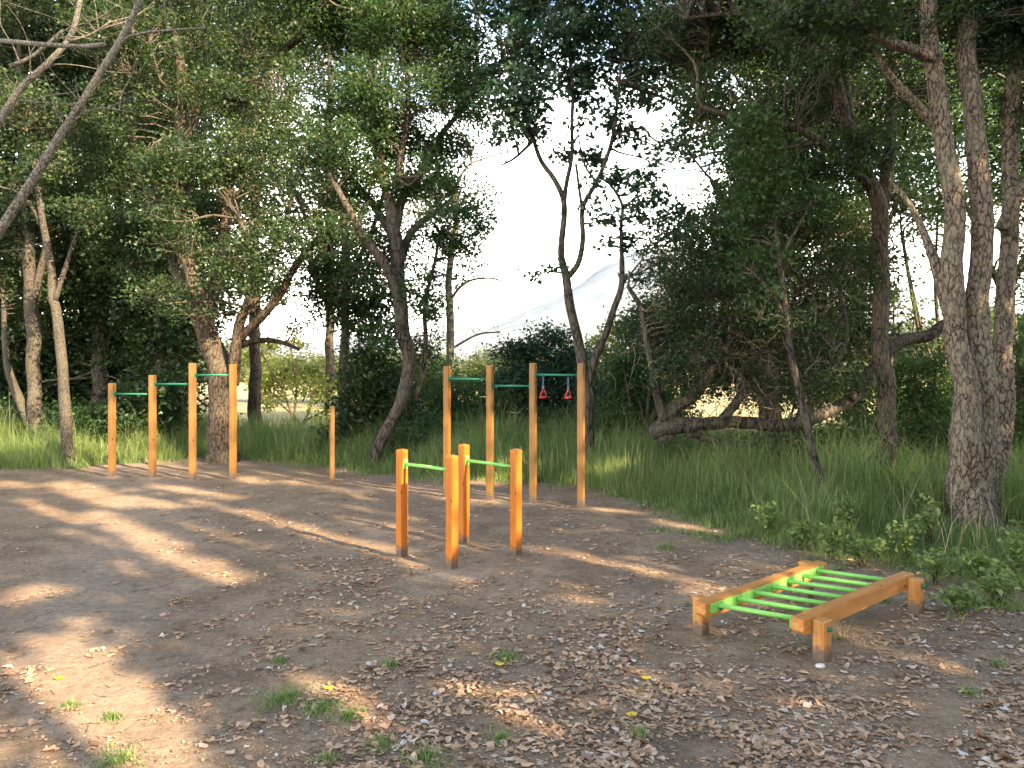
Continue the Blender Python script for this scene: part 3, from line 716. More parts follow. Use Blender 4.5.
bgtree('sunlit woodland oak with yellowish crown seen through the gaps at upper left', 120, 420, 30, [(60, 100, 60, 60, .9), (130, 180, 60, 50, .8), (190, 80, 60, 60, .8), (230, 200, 50, 46, .7), (40, 220, 60, 50, .9), (130, 30, 70, 50, .8), (250, 110, 50, 50, .6), (90, 290, 60, 40, .8), (200, 290, 50, 40, .7)], 'leaf_yellow', 34, 6, .17, clr=.55)
bgtree('pale grey-green woodland oak behind the upper crowns in the centre left', 330, 420, 29, [(300, 60, 60, 50, .7), (370, 130, 50, 46, .7), (300, 150, 50, 45, .6), (420, 60, 50, 46, .6), (350, 220, 50, 40, .6), (420, 190, 36, 32, .5), (380, 10, 70, 40, .7), (440, 200, 22, 26, .5)], 'leaf_grey', 35, 5, .15, clr=.5)
bgtree('ivy-smothered tree left of the leaning dark oak', 345, 452, 18.5, [(330, 300, 24, 26, 1.2), (350, 275, 34, 26, 1.1), (370, 310, 32, 34, 1.3), (370, 360, 30, 34, 1.3), (365, 400, 32, 34, 1.3), (350, 430, 28, 24, 1.1), (385, 250, 30, 28, .9), (320, 270, 24, 16, 1.0), (400, 400, 20, 40, 1.0)], 'leaf_dark', 36, 5, .1, clr=.3, top=200)
bgtree('tall thick tree closing the wood behind the half-fallen tree', 770, 440, 19, [(700, 240, 56, 50, .9), (780, 230, 60, 56, 1.1), (850, 240, 50, 50, .9), (720, 330, 60, 46, 1.0), (800, 330, 60, 50, 1.0), (860, 340, 50, 40, .7), (760, 120, 90, 60, .8), (860, 110, 70, 60, .8), (700, 60, 70, 50, .8), (800, 20, 100, 50, .9)], 'leaf_dark', 37, 8, .12, gap=.15)
bgtree('leafy tree behind the multi-stemmed oak at the right edge', 1010, 450, 18, [(1000, 60, 60, 60, .7), (940, 120, 50, 50, .6), (1030, 160, 50, 50, .8), (1040, 260, 36, 46, .8), (900, 170, 46, 40, .5), (960, 200, 40, 34, .4), (920, 40, 60, 50, .6), (1090, 120, 70, 120, 1.0)], 'leaf_green', 38, 6, .11, gap=.2, tone0=.5)
bgtree('leafy ivy column with hanging strands left of the straight brown oak', 765, 440, 16.4, [(755, 170, 34, 34, 1.2), (765, 225, 36, 34, 1.2), (745, 265, 34, 30, 1.1), (780, 130, 34, 30, .8), (730, 215, 28, 24, .8)], 'leaf_green', 39, 5, .085, clr=.26, tone0=.15, top=100)

SH = 'shrubs behind the tall grass'
def shrub(label, px, base_y, d, blobs, leafm, seed, leaf=.1, per=34, clr=.28, gap=-.1, tone0=.4, name='shrub', group=SH, stems=5):
    rs = np.random.default_rng(seed)
    lims = []
    for k in range(stems):
        b = blobs[k % len(blobs)]
        lims.append([(px + rs.uniform(-6, 6), base_y + 4, 2.2 * 18 / d), (px * .5 + b[0] * .5 + rs.uniform(-6, 6), base_y * .55 + b[1] * .45, 1.6 * 18 / d), (b[0], b[1], .8 * 18 / d)])
    return make_tree(name, label, 'shrub', d, (px, base_y), lims, blobs, 'bark_dark', leafm, leaf, seed, group, 8, .03, 0, gap, per, clr, False, 3, 2.0, .01, depth=.8, tone0=tone0)
shrub('rounded dark green bush behind the hanging red handles', 545, 438, 21, [(545, 365, 44, 24, 1.3), (540, 395, 52, 28, 1.4), (515, 385, 30, 26, 1.2), (575, 390, 30, 28, 1.2), (545, 340, 30, 14, 1.2), (570, 352, 22, 14, 1.0), (515, 355, 24, 16, 1.0), (560, 425, 50, 22, 1.2), (520, 345, 12, 8, .6)], 'leaf_deciduous', 41, .1, tone0=.45)
shrub('loose pale bush behind the leftmost tall post', 470, 440, 20, [(465, 400, 26, 26, .9), (480, 425, 40, 22, 1.1), (455, 430, 30, 24, 1.0), (440, 400, 18, 26, .8), (495, 400, 20, 24, .8)], 'leaf_green', 42, .085, tone0=.5)
shrub('sunlit yellow-green bush far behind the tall bars', 500, 415, 36, [(490, 368, 24, 10, .9), (470, 378, 26, 14, .9), (510, 372, 24, 12, .8), (450, 385, 30, 16, .8), (530, 385, 40, 20, .8), (420, 380, 24, 18, .8)], 'leaf_yellow', 43, .16, clr=.4)
shrub('lit yellow-green bush tip just right of the forked oak', 612, 425, 24, [(606, 350, 18, 16, 1.0), (618, 330, 16, 12, .8), (600, 385, 24, 26, 1.0)], 'leaf_yellow', 44, .11, tone0=.35)
shrub('broad mid-green bush between forked oak and fallen trunk', 640, 448, 18, [(625, 370, 26, 24, 1.3), (650, 345, 32, 26, 1.3), (640, 400, 34, 28, 1.3), (615, 420, 30, 24, 1.1), (675, 330, 26, 24, 1.0), (660, 305, 26, 20, 1.0), (635, 325, 22, 16, 1.0), (690, 290, 30, 24, .9), (605, 440, 30, 18, 1.0)], 'leaf_green', 45, .09, tone0=.2)
shrub('dark shrub under the ivy beside the leaning oak', 425, 455, 17.5, [(425, 430, 26, 20, 1.2), (440, 445, 30, 16, 1.1), (410, 440, 24, 20, 1.2)], 'leaf_green', 46, .08, tone0=.2)
shrub('bright glade bush seen between the brown oak and the multi-stemmed oak', 920, 450, 16.5, [(915, 380, 26, 24, 1.0), (930, 410, 28, 26, 1.2), (905, 430, 26, 24, 1.1), (935, 365, 18, 14, .8), (945, 435, 24, 22, 1.0)], 'leaf_green', 47, .09, tone0=.7)
shrub('green bush at the right edge behind the third cork stem', 1030, 460, 15, [(1020, 390, 24, 30, 1.1), (1045, 430, 40, 40, 1.2), (1015, 440, 22, 26, 1.1), (1060, 350, 40, 40, 1.0), (1018, 340, 14, 20, .7)], 'leaf_green', 48, .085, tone0=.6)
shrub('sunlit yellow bush across the field right of the big left oak', 300, 408, 42, [(285, 378, 26, 18, .9), (310, 370, 24, 22, .9), (265, 385, 24, 16, .8), (330, 385, 22, 20, .8), (255, 360, 20, 16, .6), (345, 380, 24, 18, .7)], 'leaf_yellow', 49, .2, clr=.45)
shrub('wispy lit bush left of the single short post', 300, 425, 27, [(275, 400, 22, 12, .35), (310, 385, 26, 20, .4), (262, 352, 22, 16, .5), (290, 340, 22, 12, .4), (325, 410, 20, 18, .5)], 'leaf_yellow', 50, .12)
shrub('low undergrowth bush in front of the dark left wood', 120, 452, 19, [(110, 420, 40, 24, .9), (60, 425, 40, 24, .8), (160, 425, 36, 24, .9), (10, 420, 44, 26, .9)], 'leaf_green', 51, .09, tone0=.25)
shrub('shrub patch under the fallen trunk', 780, 455, 15.5, [(760, 445, 40, 12, .7), (820, 440, 40, 20, .8), (700, 448, 36, 12, .7), (860, 430, 30, 24, .9)], 'leaf_green', 52, .075, tone0=.5)

shrub('dense dark thicket at the far left between the grass and the wood', 20, 450, 22, [(-30, 380, 50, 50, 1.2), (30, 400, 50, 34, 1.2), (20, 340, 46, 44, 1.1), (-60, 420, 60, 30, 1.2)], 'leaf_dark', 61, .13, clr=.4)
shrub('dense dark thicket behind the two middle left posts', 120, 448, 23.5, [(90, 370, 50, 50, 1.2), (150, 380, 48, 44, 1.3), (120, 415, 60, 26, 1.2), (180, 350, 22, 40, .8)], 'leaf_dark', 62, .14, clr=.4)
shrub('low green thicket behind the leaning oak', 400, 440, 22, [(380, 390, 36, 40, 1.2), (420, 400, 34, 34, 1.2), (400, 425, 50, 20, 1.2), (435, 370, 20, 24, .9)], 'leaf_green', 63, .12, clr=.35, tone0=.2)
shrub('green thicket behind the broad mid-green bush', 660, 436, 24, [(620, 400, 36, 32, 1.2), (670, 375, 40, 40, 1.2), (700, 340, 40, 40, 1.1), (650, 420, 60, 20, 1.1)], 'leaf_dark', 64, .14, clr=.4, tone0=.6)
shrub('thicket filling the gaps behind the tangled fallen tree', 790, 436, 22, [(740, 370, 44, 34, 1.1), (800, 380, 46, 36, 1.2), (850, 390, 44, 34, 1.1), (770, 330, 60, 34, 1.0), (840, 330, 44, 40, 1.0), (870, 280, 30, 40, .8)], 'leaf_dark', 65, .13, clr=.4)
shrub('leafy thicket behind the bright glade bush', 930, 440, 21, [(900, 400, 34, 34, 1.2), (945, 400, 34, 30, 1.2), (985, 400, 34, 40, 1.2), (1030, 400, 40, 50, 1.2), (920, 425, 60, 18, 1.2), (1060, 330, 50, 50, 1.0), (985, 340, 24, 30, .6), (915, 240, 30, 30, .22), (912, 290, 26, 26, .22), (930, 330, 24, 16, .4), (920, 190, 26, 26, .3)], 'leaf_green', 66, .12, clr=.35, tone0=.6)
bgtree('tall dim oak behind the big round oak, its crown closing the sky', 255, 435, 25, [(230, 60, 70, 60, .9), (280, 140, 60, 55, .9), (220, 200, 60, 50, .9), (310, 210, 50, 40, .7), (160, 110, 60, 55, .7), (280, 20, 80, 50, .9), (150, 270, 60, 46, .9), (250, 280, 50, 34, .6)], 'leaf_oak', 67, 6, .14, clr=.4, gap=.55, tone0=.5)
bgtree('tall dim oak rising behind the far left trunks', 10, 435, 25, [(0, 60, 80, 70, .9), (60, 150, 60, 55, .9), (-20, 180, 70, 60, .9), (60, 250, 50, 46, .9), (100, 50, 60, 50, .8), (0, 290, 60, 50, 1.0)], 'leaf_oak', 68, 7, .14, clr=.4, gap=.55, tone0=.45)
bgtree('tall dim oak whose crown closes the sky behind the straight brown oak', 860, 435, 24, [(740, 60, 60, 50, .8), (820, 80, 60, 60, .9), (880, 130, 60, 50, .8), (940, 60, 60, 55, .9), (800, 160, 60, 50, .9), (760, 0, 80, 50, .9), (880, 0, 80, 50, .9), (1000, 120, 60, 60, .8), (960, 200, 50, 40, .5), (850, 220, 50, 46, .8)], 'leaf_oak', 69, 6, .14, clr=.4, gap=.55, tone0=.4)

def hill():
    xs = np.linspace(-1500, 1700, 161); ys = np.linspace(0, 1, 24)
    X, T = np.meshgrid(xs, ys)
    pxr = [-4000, 250, 400, 500, 560, 600, 640, 700, 850, 1000, 3000]
    ridge = np.interp(512 + F * X / 1500.0, pxr, [345, 345, 340, 326, 298, 270, 250, 256, 290, 330, 345])
    top = H - (ridge - Y0) / F * 1500.0
    prof = np.sin(T * np.pi / 2) ** 1.1
    Z = -2 + (top + 2) * prof + 7 * np.sin(X * .021 + T * 9) * prof * (1 - T) * 2 + 3 * np.sin(X * .06 + T * 23) * prof
    Y = 900 + 600 * T
    v = np.stack([X, Y, Z], -1).reshape(-1, 3); n = len(xs)
    i, j = np.meshgrid(np.arange(23), np.arange(n - 1), indexing='ij'); a = i * n + j
    f = np.stack([a, a + 1, a + n + 1, a + n], -1).reshape(-1, 4)
    m, nt, bs, out = new_mat('haze_tinted_hillside')
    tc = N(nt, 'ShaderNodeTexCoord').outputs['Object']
    c = ramp(nt, noise(nt, tc, .012, 6, .65), [(.36, (.21, .24, .25)), (.5, (.25, .27, .275)), (.64, (.31, .31, .31))])  # distance haze is put into this pale colour, there is no volume
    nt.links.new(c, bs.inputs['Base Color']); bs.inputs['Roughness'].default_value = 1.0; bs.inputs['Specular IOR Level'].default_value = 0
    o = mesh_np('hill', v, f, m, smooth=True); tag(o, 'pale distant hillside, haze painted into its colour, low in the sky gap', kind='structure')
hill()

# far wood closing the horizon: one uncountable mass
def far_wood():
    cr = Crown(77)
    for k in range(90):
        px = -500 + 2000 * k / 89.0 + RNG.uniform(-8, 8)
        d = RNG.uniform(75, 105)
        h = RNG.uniform(3.2, 6.0) * (1.5 if (px < 180 or px > 660) else .72)
        w = RNG.uniform(3, 5)
        crown_fill(cr, ((px - 512) / F * d, d, h * .5), (w, w, h * .55), .9, .42, 40, 1.1, -.4, .5, tone0=.45)
    o = mesh_np('far_woodland', np.concatenate(cr.v), np.concatenate(cr.f), M['leaf_grey'], None, np.concatenate(cr.a))
    tag(o, 'far grey-green woodland beyond the dry field', 'woodland', kind='stuff')
far_wood()

# ------------------------------------------------------------------ trees behind the photographer that shade the clearing
def shade_trees():
    c0 = np.array([_a[0] * 17, 9 + _a[1] * 17])
    pr = np.array([-_a[1], _a[0]])
    for k, t in enumerate((-15, -9.5, -4.5, .5, 5.5, 10.5)):
        q = c0 + pr * (t) + _a * (1.6 if k % 2 else -.8)
        base = (q[0], q[1], 0.0)
        o = thing('cork_oak', base, 'tall cork oak standing behind the photographer, shading the clearing', 'tree', 'oaks behind the photographer')
        a = Acc(); rs = np.random.default_rng(500 + k)
        pts = [np.array([q[0], q[1], -.1])]
        for z in (2, 4, 6.5, 9, 12):
            pts.append(np.array([q[0] + rs.normal(0, .3), q[1] + rs.normal(0, .3), z]))
        c = catmull(pts, 50)
        tube(a, c, np.linspace(.2, .05, 50), 12, .05, k)
        a.build('trunk', M['cork'], o)
        cr = Crown(600 + k)
        for z in np.arange(1.4, 15.5, 1.7):
            for m in range(3):
                r = 3.0 if z < 12 else 2.2
                cc = np.array([q[0], q[1], z]) + np.array([pr[0], pr[1], 0]) * rs.uniform(-2.6, 2.6) + np.array([_a[0], _a[1], 0]) * rs.uniform(-1, 1)
                crown_fill(cr, cc, (r, 1.6, 1.3), .62, .17, 40, .45, -1.0, 1.2, holes=True, tone0=.4)
        mesh_np('crown', np.concatenate(cr.v), np.concatenate(cr.f), M['leaf_oak'], o, np.concatenate(cr.a))
shade_trees()

# ================================================================== GRASS
def blades(x, y, h, w, lean, rs, droop=.5):
    n = len(x)
    th = rs.uniform(0, 2 * np.pi, n)
    dx, dy = np.cos(th), np.sin(th)
    f = rs.uniform(0, 2 * np.pi, n)     # blade facing
    sx, sy = np.cos(f), np.sin(f)
    z0 = hz(x, y) - .01
    lv = []
    for s in (0, .4, .75, 1.0):
        off = lean * h * (s ** 1.8)
        z = z0 + h * (s - droop * lean * s ** 3 * .6)
        ww = w * (1 - s ** 1.6) * .5 + .0004
        cx, cy = x + dx * off, y + dy * off
        lv.append(np.stack([cx - sx * ww, cy - sy * ww, z], -1)); lv.append(np.stack([cx + sx * ww, cy + sy * ww, z], -1))
    v = np.stack(lv, 1)    # n,8,3
    b = np.arange(n)[:, None] * 8
    f_ = np.concatenate([b + np.array([[0, 1, 3, 2]]), b + np.array([[2, 3, 5, 4]]), b + np.array([[4, 5, 7, 6]])], 1).reshape(-1, 4)
    return v.reshape(-1, 3), f_

def tall_grass():
    rs = np.random.default_rng(3)
    nc = 10500
    px = rs.uniform(-120, 1180, nc)
    ed = edge_d(px)
    dep = rs.exponential(2.7, nc) + rs.normal(0, .16, nc) + .28 * np.sin(px * .045) + .2 * np.sin(px * .13 + 1) - np.where(px > 620, .25, 0)
    Y = ed + dep
    X = (px - 512) / F * Y
    cl = sines(np.stack([X, Y, X * 0], -1), 1.6, 12)
    hh = np.interp(dep, [-.5, 0, .6, 1.6, 3.5], [.08, .2, .5, .85, .95])
    hh *= np.interp(px, [-100, 200, 240, 340, 380, 600, 700, 800, 950, 1100], [1.0, .95, .72, .72, .95, 1.05, 1.0, .95, .95, 1.0]) * (1 + .3 * cl)
    fr = np.clip((px - 620) / 120, 0, 1); hh *= 1 - fr + fr * np.interp(dep, [0, 1, 2, 3.2, 4.5], [.55, .5, .6, .95, 1.05])
    fr = np.clip((px - 880) / 60, 0, 1) * (dep < 2.6); hh *= 1 - .45 * fr
    keep = rs.uniform(0, 1, nc) < np.interp(dep, [-.3, .0, .5], [.35, .75, 1])
    for zx, zy, r in ((975, 526, .55), (888, 492, .25), (222, 462, .45)):
        g = G(zx, zy); keep &= (X - g[0]) ** 2 + (Y - g[1] + .15) ** 2 > r * r
    X, Y, hh, cl = X[keep], Y[keep], hh[keep], cl[keep]
    npl = rs.integers(6, 20, len(X))
    i = np.repeat(np.arange(len(X)), npl)
    x = X[i] + rs.normal(0, .09, len(i)); y = Y[i] + rs.normal(0, .09, len(i))
    h = hh[i] * rs.uniform(.4, 1.1, len(i)) * np.where(rs.uniform(0, 1, len(i)) > .93, 1.5, 1)
    w = rs.uniform(.006, .014, len(i))
    lean = np.abs(rs.normal(.4, .38, len(i)))
    v, f = blades(x, y, h, w, lean, rs)
    ct = rs.normal(0, .16, len(X)); tone = np.repeat(np.clip(.46 + .14 * cl[i] + ct[i] + rs.normal(0, .2, len(i)), 0, 1), 3)
    print('grass blades', len(i))
    o = mesh_np('tall_grass', v, f, M['grass'], None, tone)
    tag(o, 'tall green grass growing round the edge of the clearing', 'grass', kind='stuff')
    # dry seed stalks
    n = 420
    px = rs.uniform(-60, 1100, n); dep = rs.exponential(1.8, n) + .2
    Y = edge_d(px) + dep; X = (px - 512) / F * Y
    h = rs.uniform(.7, 1.25, n)
    v, f = blades(X, Y, h, np.full(n, .004), np.abs(rs.normal(.4, .2, n)), rs)
    o = mesh_np('dry_grass', v, f, M['straw'], None, np.repeat(rs.uniform(0, 1, n), 3))
    tag(o, 'scattered dry straw stalks among the tall green grass', 'grass', kind='stuff')
    # short turf fringe creeping onto the dirt
    n = 42000
    px = rs.uniform(-80, 1100, n); dep = rs.normal(-.2, .55, n)
    Y = edge_d(px) + dep; X = (px - 512) / F * Y
    cl = sines(np.stack([X, Y, X * 0], -1), 3.2, 19)
    k = (cl > .15 + np.clip(-dep, 0, 2) * .7) & (rs.uniform(0, 1, n) < np.interp(px, [0, 560, 640, 1024], [.35, .45, 1, 1]))
    X, Y = X[k], Y[k]
    v, f = blades(X, Y, rs.uniform(.03, .17, len(X)), rs.uniform(.005, .010, len(X)), np.abs(rs.normal(.5, .3, len(X))), rs)
    o = mesh_np('short_grass', v, f, M['grass'], None, np.repeat(np.clip(rs.normal(.5, .25, len(X)), 0, 1), 3))
    tag(o, 'short sparse grass fringe where the dirt begins', 'grass', kind='stuff')
tall_grass()

# small grass tufts on the bare dirt
TG = 'grass tufts on the bare dirt'
rs = np.random.default_rng(88)
for (px, py, r, n, lab) in [
        (284, 697, .14, 260, 'largest of the grass tufts, at the lower left among brown leaves'),
        (322, 708, .10, 150, 'grass tuft just right of the largest tuft'), (280, 661, .05, 60, 'small grass tuft above the largest tuft'),
        (348, 716, .08, 120, 'grass tuft right of the bright yellow leaf'), (381, 743, .07, 110, 'grass tuft at the bottom, centre left, below the yellow leaf'),
        (328, 757, .06, 70, 'sparse grass tuft at the bottom edge, left of two others'), (390, 668, .05, 60, 'small grass tuft above right of the yellow leaf'),
        (505, 658, .10, 120, 'flat grass tuft below the four short posts'), (118, 765, .12, 160, 'sunlit grass tuft at the bottom left edge'),
        (72, 711, .06, 60, 'yellowish grass tuft in the sunny patch, left of its twin'), (112, 722, .06, 60, 'yellowish grass tuft in the sunny patch, right of its twin'),
        (425, 757, .13, 160, 'wide grass tuft at the bottom centre'), (500, 739, .06, 70, 'small grass tuft at the bottom, right of centre'), (640, 733, .07, 60, 'faint grass tuft at the bottom right of centre'),
        (968, 693, .06, 60, 'small grass tuft right of the ladder bench, lower of two'), (998, 662, .05, 60, 'small grass tuft right of the ladder bench, upper of two'),
        (885, 600, .06, 60, 'tiny weed tuft under the far end of the ladder bench'), (665, 549, .10, 110, 'low green tuft near the grass edge, left of the ladder bench'),
        (660, 530, .12, 130, 'yellowish tuft at the grass edge right of the tall bars'), (700, 535, .12, 120, 'low tuft at the grass edge above the ladder bench')]:
    g = G(px, py)
    n = int(n * 2.6); t = rs.uniform(0, 6.28, n); q = np.minimum(np.abs(rs.normal(0, .55, n)), 1.1) * r
    x = g[0] + np.cos(t) * q * 1.4; y = g[1] + np.sin(t) * q * 1.4
    v, f = blades(x, y, rs.uniform(.02, .07, n), rs.uniform(.004, .008, n), np.abs(rs.normal(.6, .35, n)), rs)
    e = mesh_np('grass_tuft', v - np.array([g[0], g[1], 0]), f, M['grass'], None, np.repeat(np.clip(rs.normal(.55, .2, n), 0, 1), 3))
    e.location = (g[0], g[1], 0)
    tag(e, lab, 'grass tuft', TG)
# straw tuft beneath the bench
g = G(838, 640); n = 90
v, f = blades(g[0] + rs.normal(0, .05, n), g[1] + .12 + rs.normal(0, .05, n), rs.uniform(.1, .26, n), np.full(n, .004), np.abs(rs.normal(.5, .4, n)), rs)
e = mesh_np('straw_tuft', v - np.array([g[0], g[1], 0]), f, M['straw'], None, np.repeat(rs.uniform(0, 1, n), 3)); e.location = (g[0], g[1], 0)
tag(e, 'dry straw tuft under the near beam of the ladder bench', 'straw tuft')

# broad leaved weeds by the grass edge
for k, (px, py, h, lab) in enumerate([(830, 560, .38, 'broad-leaved weed at the grass edge right above the ladder bench'), (862, 566, .3, 'broad-leaved weed right of a taller one at the grass edge'),
                                      (800, 548, .3, 'broad-leaved weed at the grass edge left of the tallest weed'), (1000, 602, .26, 'low leafy weed at the right edge of the picture'),
                                      (935, 585, .3, 'leafy weed in front of the multi-stemmed oak'), (980, 585, .34, 'leafy weed at the foot of the multi-stemmed oak'), (845, 535, .45, 'tall nettle-like weed behind the others near the sapling'),
                                      (1018, 575, .5, 'tall leafy weed at the right edge beside the big trunk'), (905, 560, .4, 'leafy weed behind the far leg of the ladder bench'), (770, 536, .38, 'leafy weed at the grass edge, leftmost of the weeds above the bench'),
                                      (960, 612, .16, 'low spreading weed on the dirt right of the ladder bench'), (930, 545, .5, 'tall leafy weed left of the multi-stemmed oak')]):
    g = G(px, py); o = thing('weed_plant', (g[0], g[1], float(hz(*g))), lab, 'weed', 'broad-leaved weeds at the grass edge')
    st = Acc(); cr = Crown(900 + k)
    for m in range(11):
        e_ = np.array([g[0] + rs.normal(0, .13), g[1] + rs.normal(0, .1), h * rs.uniform(.6, 1.1)])
        b_ = np.array([g[0] + rs.normal(0, .03), g[1], 0.0])
        c = catmull([b_, b_ * .5 + e_ * .5 + np.array([0, 0, .05]), e_], 8)
        tube(st, c, np.linspace(.004, .0015, 8), 4, cap=False)
        p = c[2:]; p = np.repeat(p, 3, 0) + rs.normal(0, .03, (len(p) * 3, 3))
        cr.leaves(p, np.full(len(p), .075), .85, up=1.2)
    st.build('stem', M['twig'], o); mesh_np('foliage', np.concatenate(cr.v), np.concatenate(cr.f), M['grass'], o, np.concatenate(cr.a) * .7)

# ================================================================== LEAF LITTER
def litter():
    rs = np.random.default_rng(17)
    def scatter(n, size, seed, thr, pxr=(-60, 1090), pyr=(452, 790), pw=1.0):
        py = pyr[0] + (pyr[1] - pyr[0]) * rs.uniform(0, 1, n) ** pw
        px = rs.uniform(*pxr, n)
        d = F * H / (py - Y0); x = (px - 512) / F * d; y = d
        den = sines(np.stack([x, y, x * 0], -1), 1.5, seed) * .16 + sines(np.stack([x, y, x * 0], -1), 6, seed + 1) * .3
        # trodden path at the left keeps clear, drifts gather at the lower centre and the right
        path = np.exp(-(((px - 100 - (py - 600) * .2) / 110) ** 2)) * .38
        drift = .2 * np.exp(-(((px - 330) / 150) ** 2 + ((py - 720) / 70) ** 2)) + .02 * np.exp(-(((px - 900) / 160) ** 2 + ((py - 680) / 90) ** 2)) \
            + .08 * np.exp(-(((px - 640) / 200) ** 2 + ((py - 620) / 60) ** 2))
        bare_ = .5 * np.exp(-(((px - 455) / 60) ** 2 + ((py - 570) / 16) ** 2)) + .35 * np.exp(-(((px - 720) / 60) ** 2 + ((py - 660) / 20) ** 2))
        k = rs.uniform(-.5, .5, n) < den + drift - path - bare_ - thr
        return x[k], y[k]
    V_, F4, F3, A_tt = [], [], [], []
    n0 = 0
    # curled lobed leaves
    for (n, s0, s1, thr, pyr, pw) in ((40000, .05, .098, .30, (452, 790), 1.15), (60000, .014, .042, .06, (452, 790), .85)):
        x, y = scatter(n, None, 40, thr, pyr=pyr, pw=pw)
        n = len(x)
        # outline of ten points, lobed
        K = 10
        th = np.linspace(0, 2 * np.pi, K, endpoint=False)
        rl = np.array([1.0, .78, .82, .66, .74, .85, .74, .66, .82, .78])
        rr = rl[None, :] * rs.uniform(.8, 1.2, (n, K))
        asp = rs.uniform(.45, .8, n)[:, None]
        L = (s0 + (s1 - s0) * rs.uniform(0, 1, n) ** 1.6)[:, None] * .5
        lx = np.cos(th)[None] * rr * L; ly = np.sin(th)[None] * rr * L * asp
        curl = rs.normal(0, .2, n)[:, None]; cur2 = rs.normal(0, .3, n)[:, None]
        lz = (lx ** 2 * curl + ly ** 2 * cur2 * 2) / L + rs.normal(0, .05, (n, K)) * L
        pts = np.stack([lx, ly, lz], -1)
        pts = np.concatenate([pts, np.zeros((n, 1, 3))], 1)
        # tilt and spin
        az = rs.uniform(0, 6.28, n); tl = np.abs(rs.normal(0, .11, n)); ta = rs.uniform(0, 6.28, n)
        ca, sa = np.cos(az)[:, None], np.sin(az)[:, None]
        X = pts[..., 0] * ca - pts[..., 1] * sa; Y = pts[..., 0] * sa + pts[..., 1] * ca; Z = pts[..., 2]
        cb, sb = np.cos(ta)[:, None], np.sin(ta)[:, None]
        u = X * cb + Y * sb; w = -X * sb + Y * cb
        ct, st_ = np.cos(tl)[:, None], np.sin(tl)[:, None]
        u2 = u * ct - Z * st_; Z = u * st_ + Z * ct
        X = u2 * cb - w * sb; Y = u2 * sb + w * cb
        X += x[:, None]; Y += y[:, None]
        Z = Z - Z.min(1)[:, None] * .75 + .002 + rs.uniform(0, .008, n)[:, None] + hz(x, y)[:, None]
        V_.append(np.stack([X, Y, Z], -1).reshape(-1, 3))
        b = np.arange(n)[:, None] * (K + 1) + n0
        j = np.arange(K)
        tri = np.stack([j, (j + 1) % K, np.full(K, K)], -1)
        F3.append((b[:, :, None] + tri[None]).reshape(-1, 3))
        A_tt.append(np.repeat(np.clip(rs.normal(.48, .24, n), 0, 1), K))
        n0 += n * (K + 1)
    o = mesh_np('leaf_litter', np.concatenate(V_), np.concatenate(F3), M['litter'], None, np.concatenate(A_tt))
    tag(o, 'brown fallen oak leaves scattered over the dirt', 'leaf litter', kind='stuff')
    # twiglets
    a = Acc()
    for k in range(420):
        px, py = rs.uniform(0, 1024), 470 + 290 * rs.uniform() ** .8
        g = G(px, py); an = rs.uniform(0, 3.14); L = rs.uniform(.05, .22)
        p0 = np.array([g[0], g[1], float(hz(*g)) + .006]); dv = np.array([math.cos(an), math.sin(an), 0]) * L
        tube(a, np.array([p0, p0 + dv * .5 + rs.normal(0, .01, 3) * np.array([1, 1, .3]), p0 + dv]), [.0035, .003, .0015], 4, cap=False)
    o = a.build('twig_litter', M['dead_twig']); tag(o, 'small broken twigs scattered among the fallen leaves', 'twigs', kind='stuff')
    # single yellow leaves and one larger stick
    for px, py, lab in ((329, 690, 'round bright yellow fallen leaf at the lower left'), (60, 681, 'yellow fallen leaf in the sunny patch at lower left'),
                        (500, 665, 'orange-yellow fallen leaf at the lower centre'), (646, 677, 'yellowish fallen leaf right of centre'), (632, 713, 'yellow fallen leaf at the bottom right of centre')):
        g = G(px, py); K = 12
        th = np.linspace(0, 2 * np.pi, K, endpoint=False); R_ = .032 * rs.uniform(.8, 1.1, K)
        pv = np.stack([np.cos(th) * R_ * 1.2, np.sin(th) * R_, .006 * np.cos(th) ** 2 + .006 + rs.normal(0, .001, K)], -1)
        pv = np.vstack([pv, [0, 0, .012]])
        j = np.arange(K); tri = np.stack([j, (j + 1) % K, np.full(K, K)], -1)
        o = mesh_np('yellow_leaf', pv, tri, M['yellow_leaf'], None, np.full(K, .5)); o.location = (g[0], g[1], float(hz(*g)) + .008)
        tag(o, lab, 'fallen leaf', 'single yellow fallen leaves')
    g = G(555, 708); a = Acc(); p0 = np.array([g[0], g[1], float(hz(*g)) + .008])
    tube(a, catmull([p0, p0 + [.02, .06, .01], p0 + [-.0, .12, .004], p0 + [-.05, .17, .006]], 12), np.linspace(.006, .002, 12), 6)
    tag(a.build('stick', M['twig']), 'short dark crooked stick lying at the lower centre', 'stick')
    g = G(820, 670); bm = bmesh.new(); bmesh.ops.create_icosphere(bm, subdivisions=2, radius=.028)
    for v in bm.verts: v.co = Vector((v.co.x * 1.3, v.co.y, v.co.z * .6)) * (1 + .12 * math.sin(v.co.x * 90) * math.cos(v.co.y * 70))
    me = bpy.data.meshes.new('pebble'); bm.to_mesh(me); bm.free(); pm = paint('pale_stone', (.6, .56, .5), .8); me.materials.append(pm)
    o = bpy.data.objects.new('pebble', me); COL.objects.link(o); o.location = (g[0], g[1], float(hz(*g)) + .01)
    tag(o, 'pale white pebble lying by the nearest leg of the ladder bench', 'pebble')
litter()

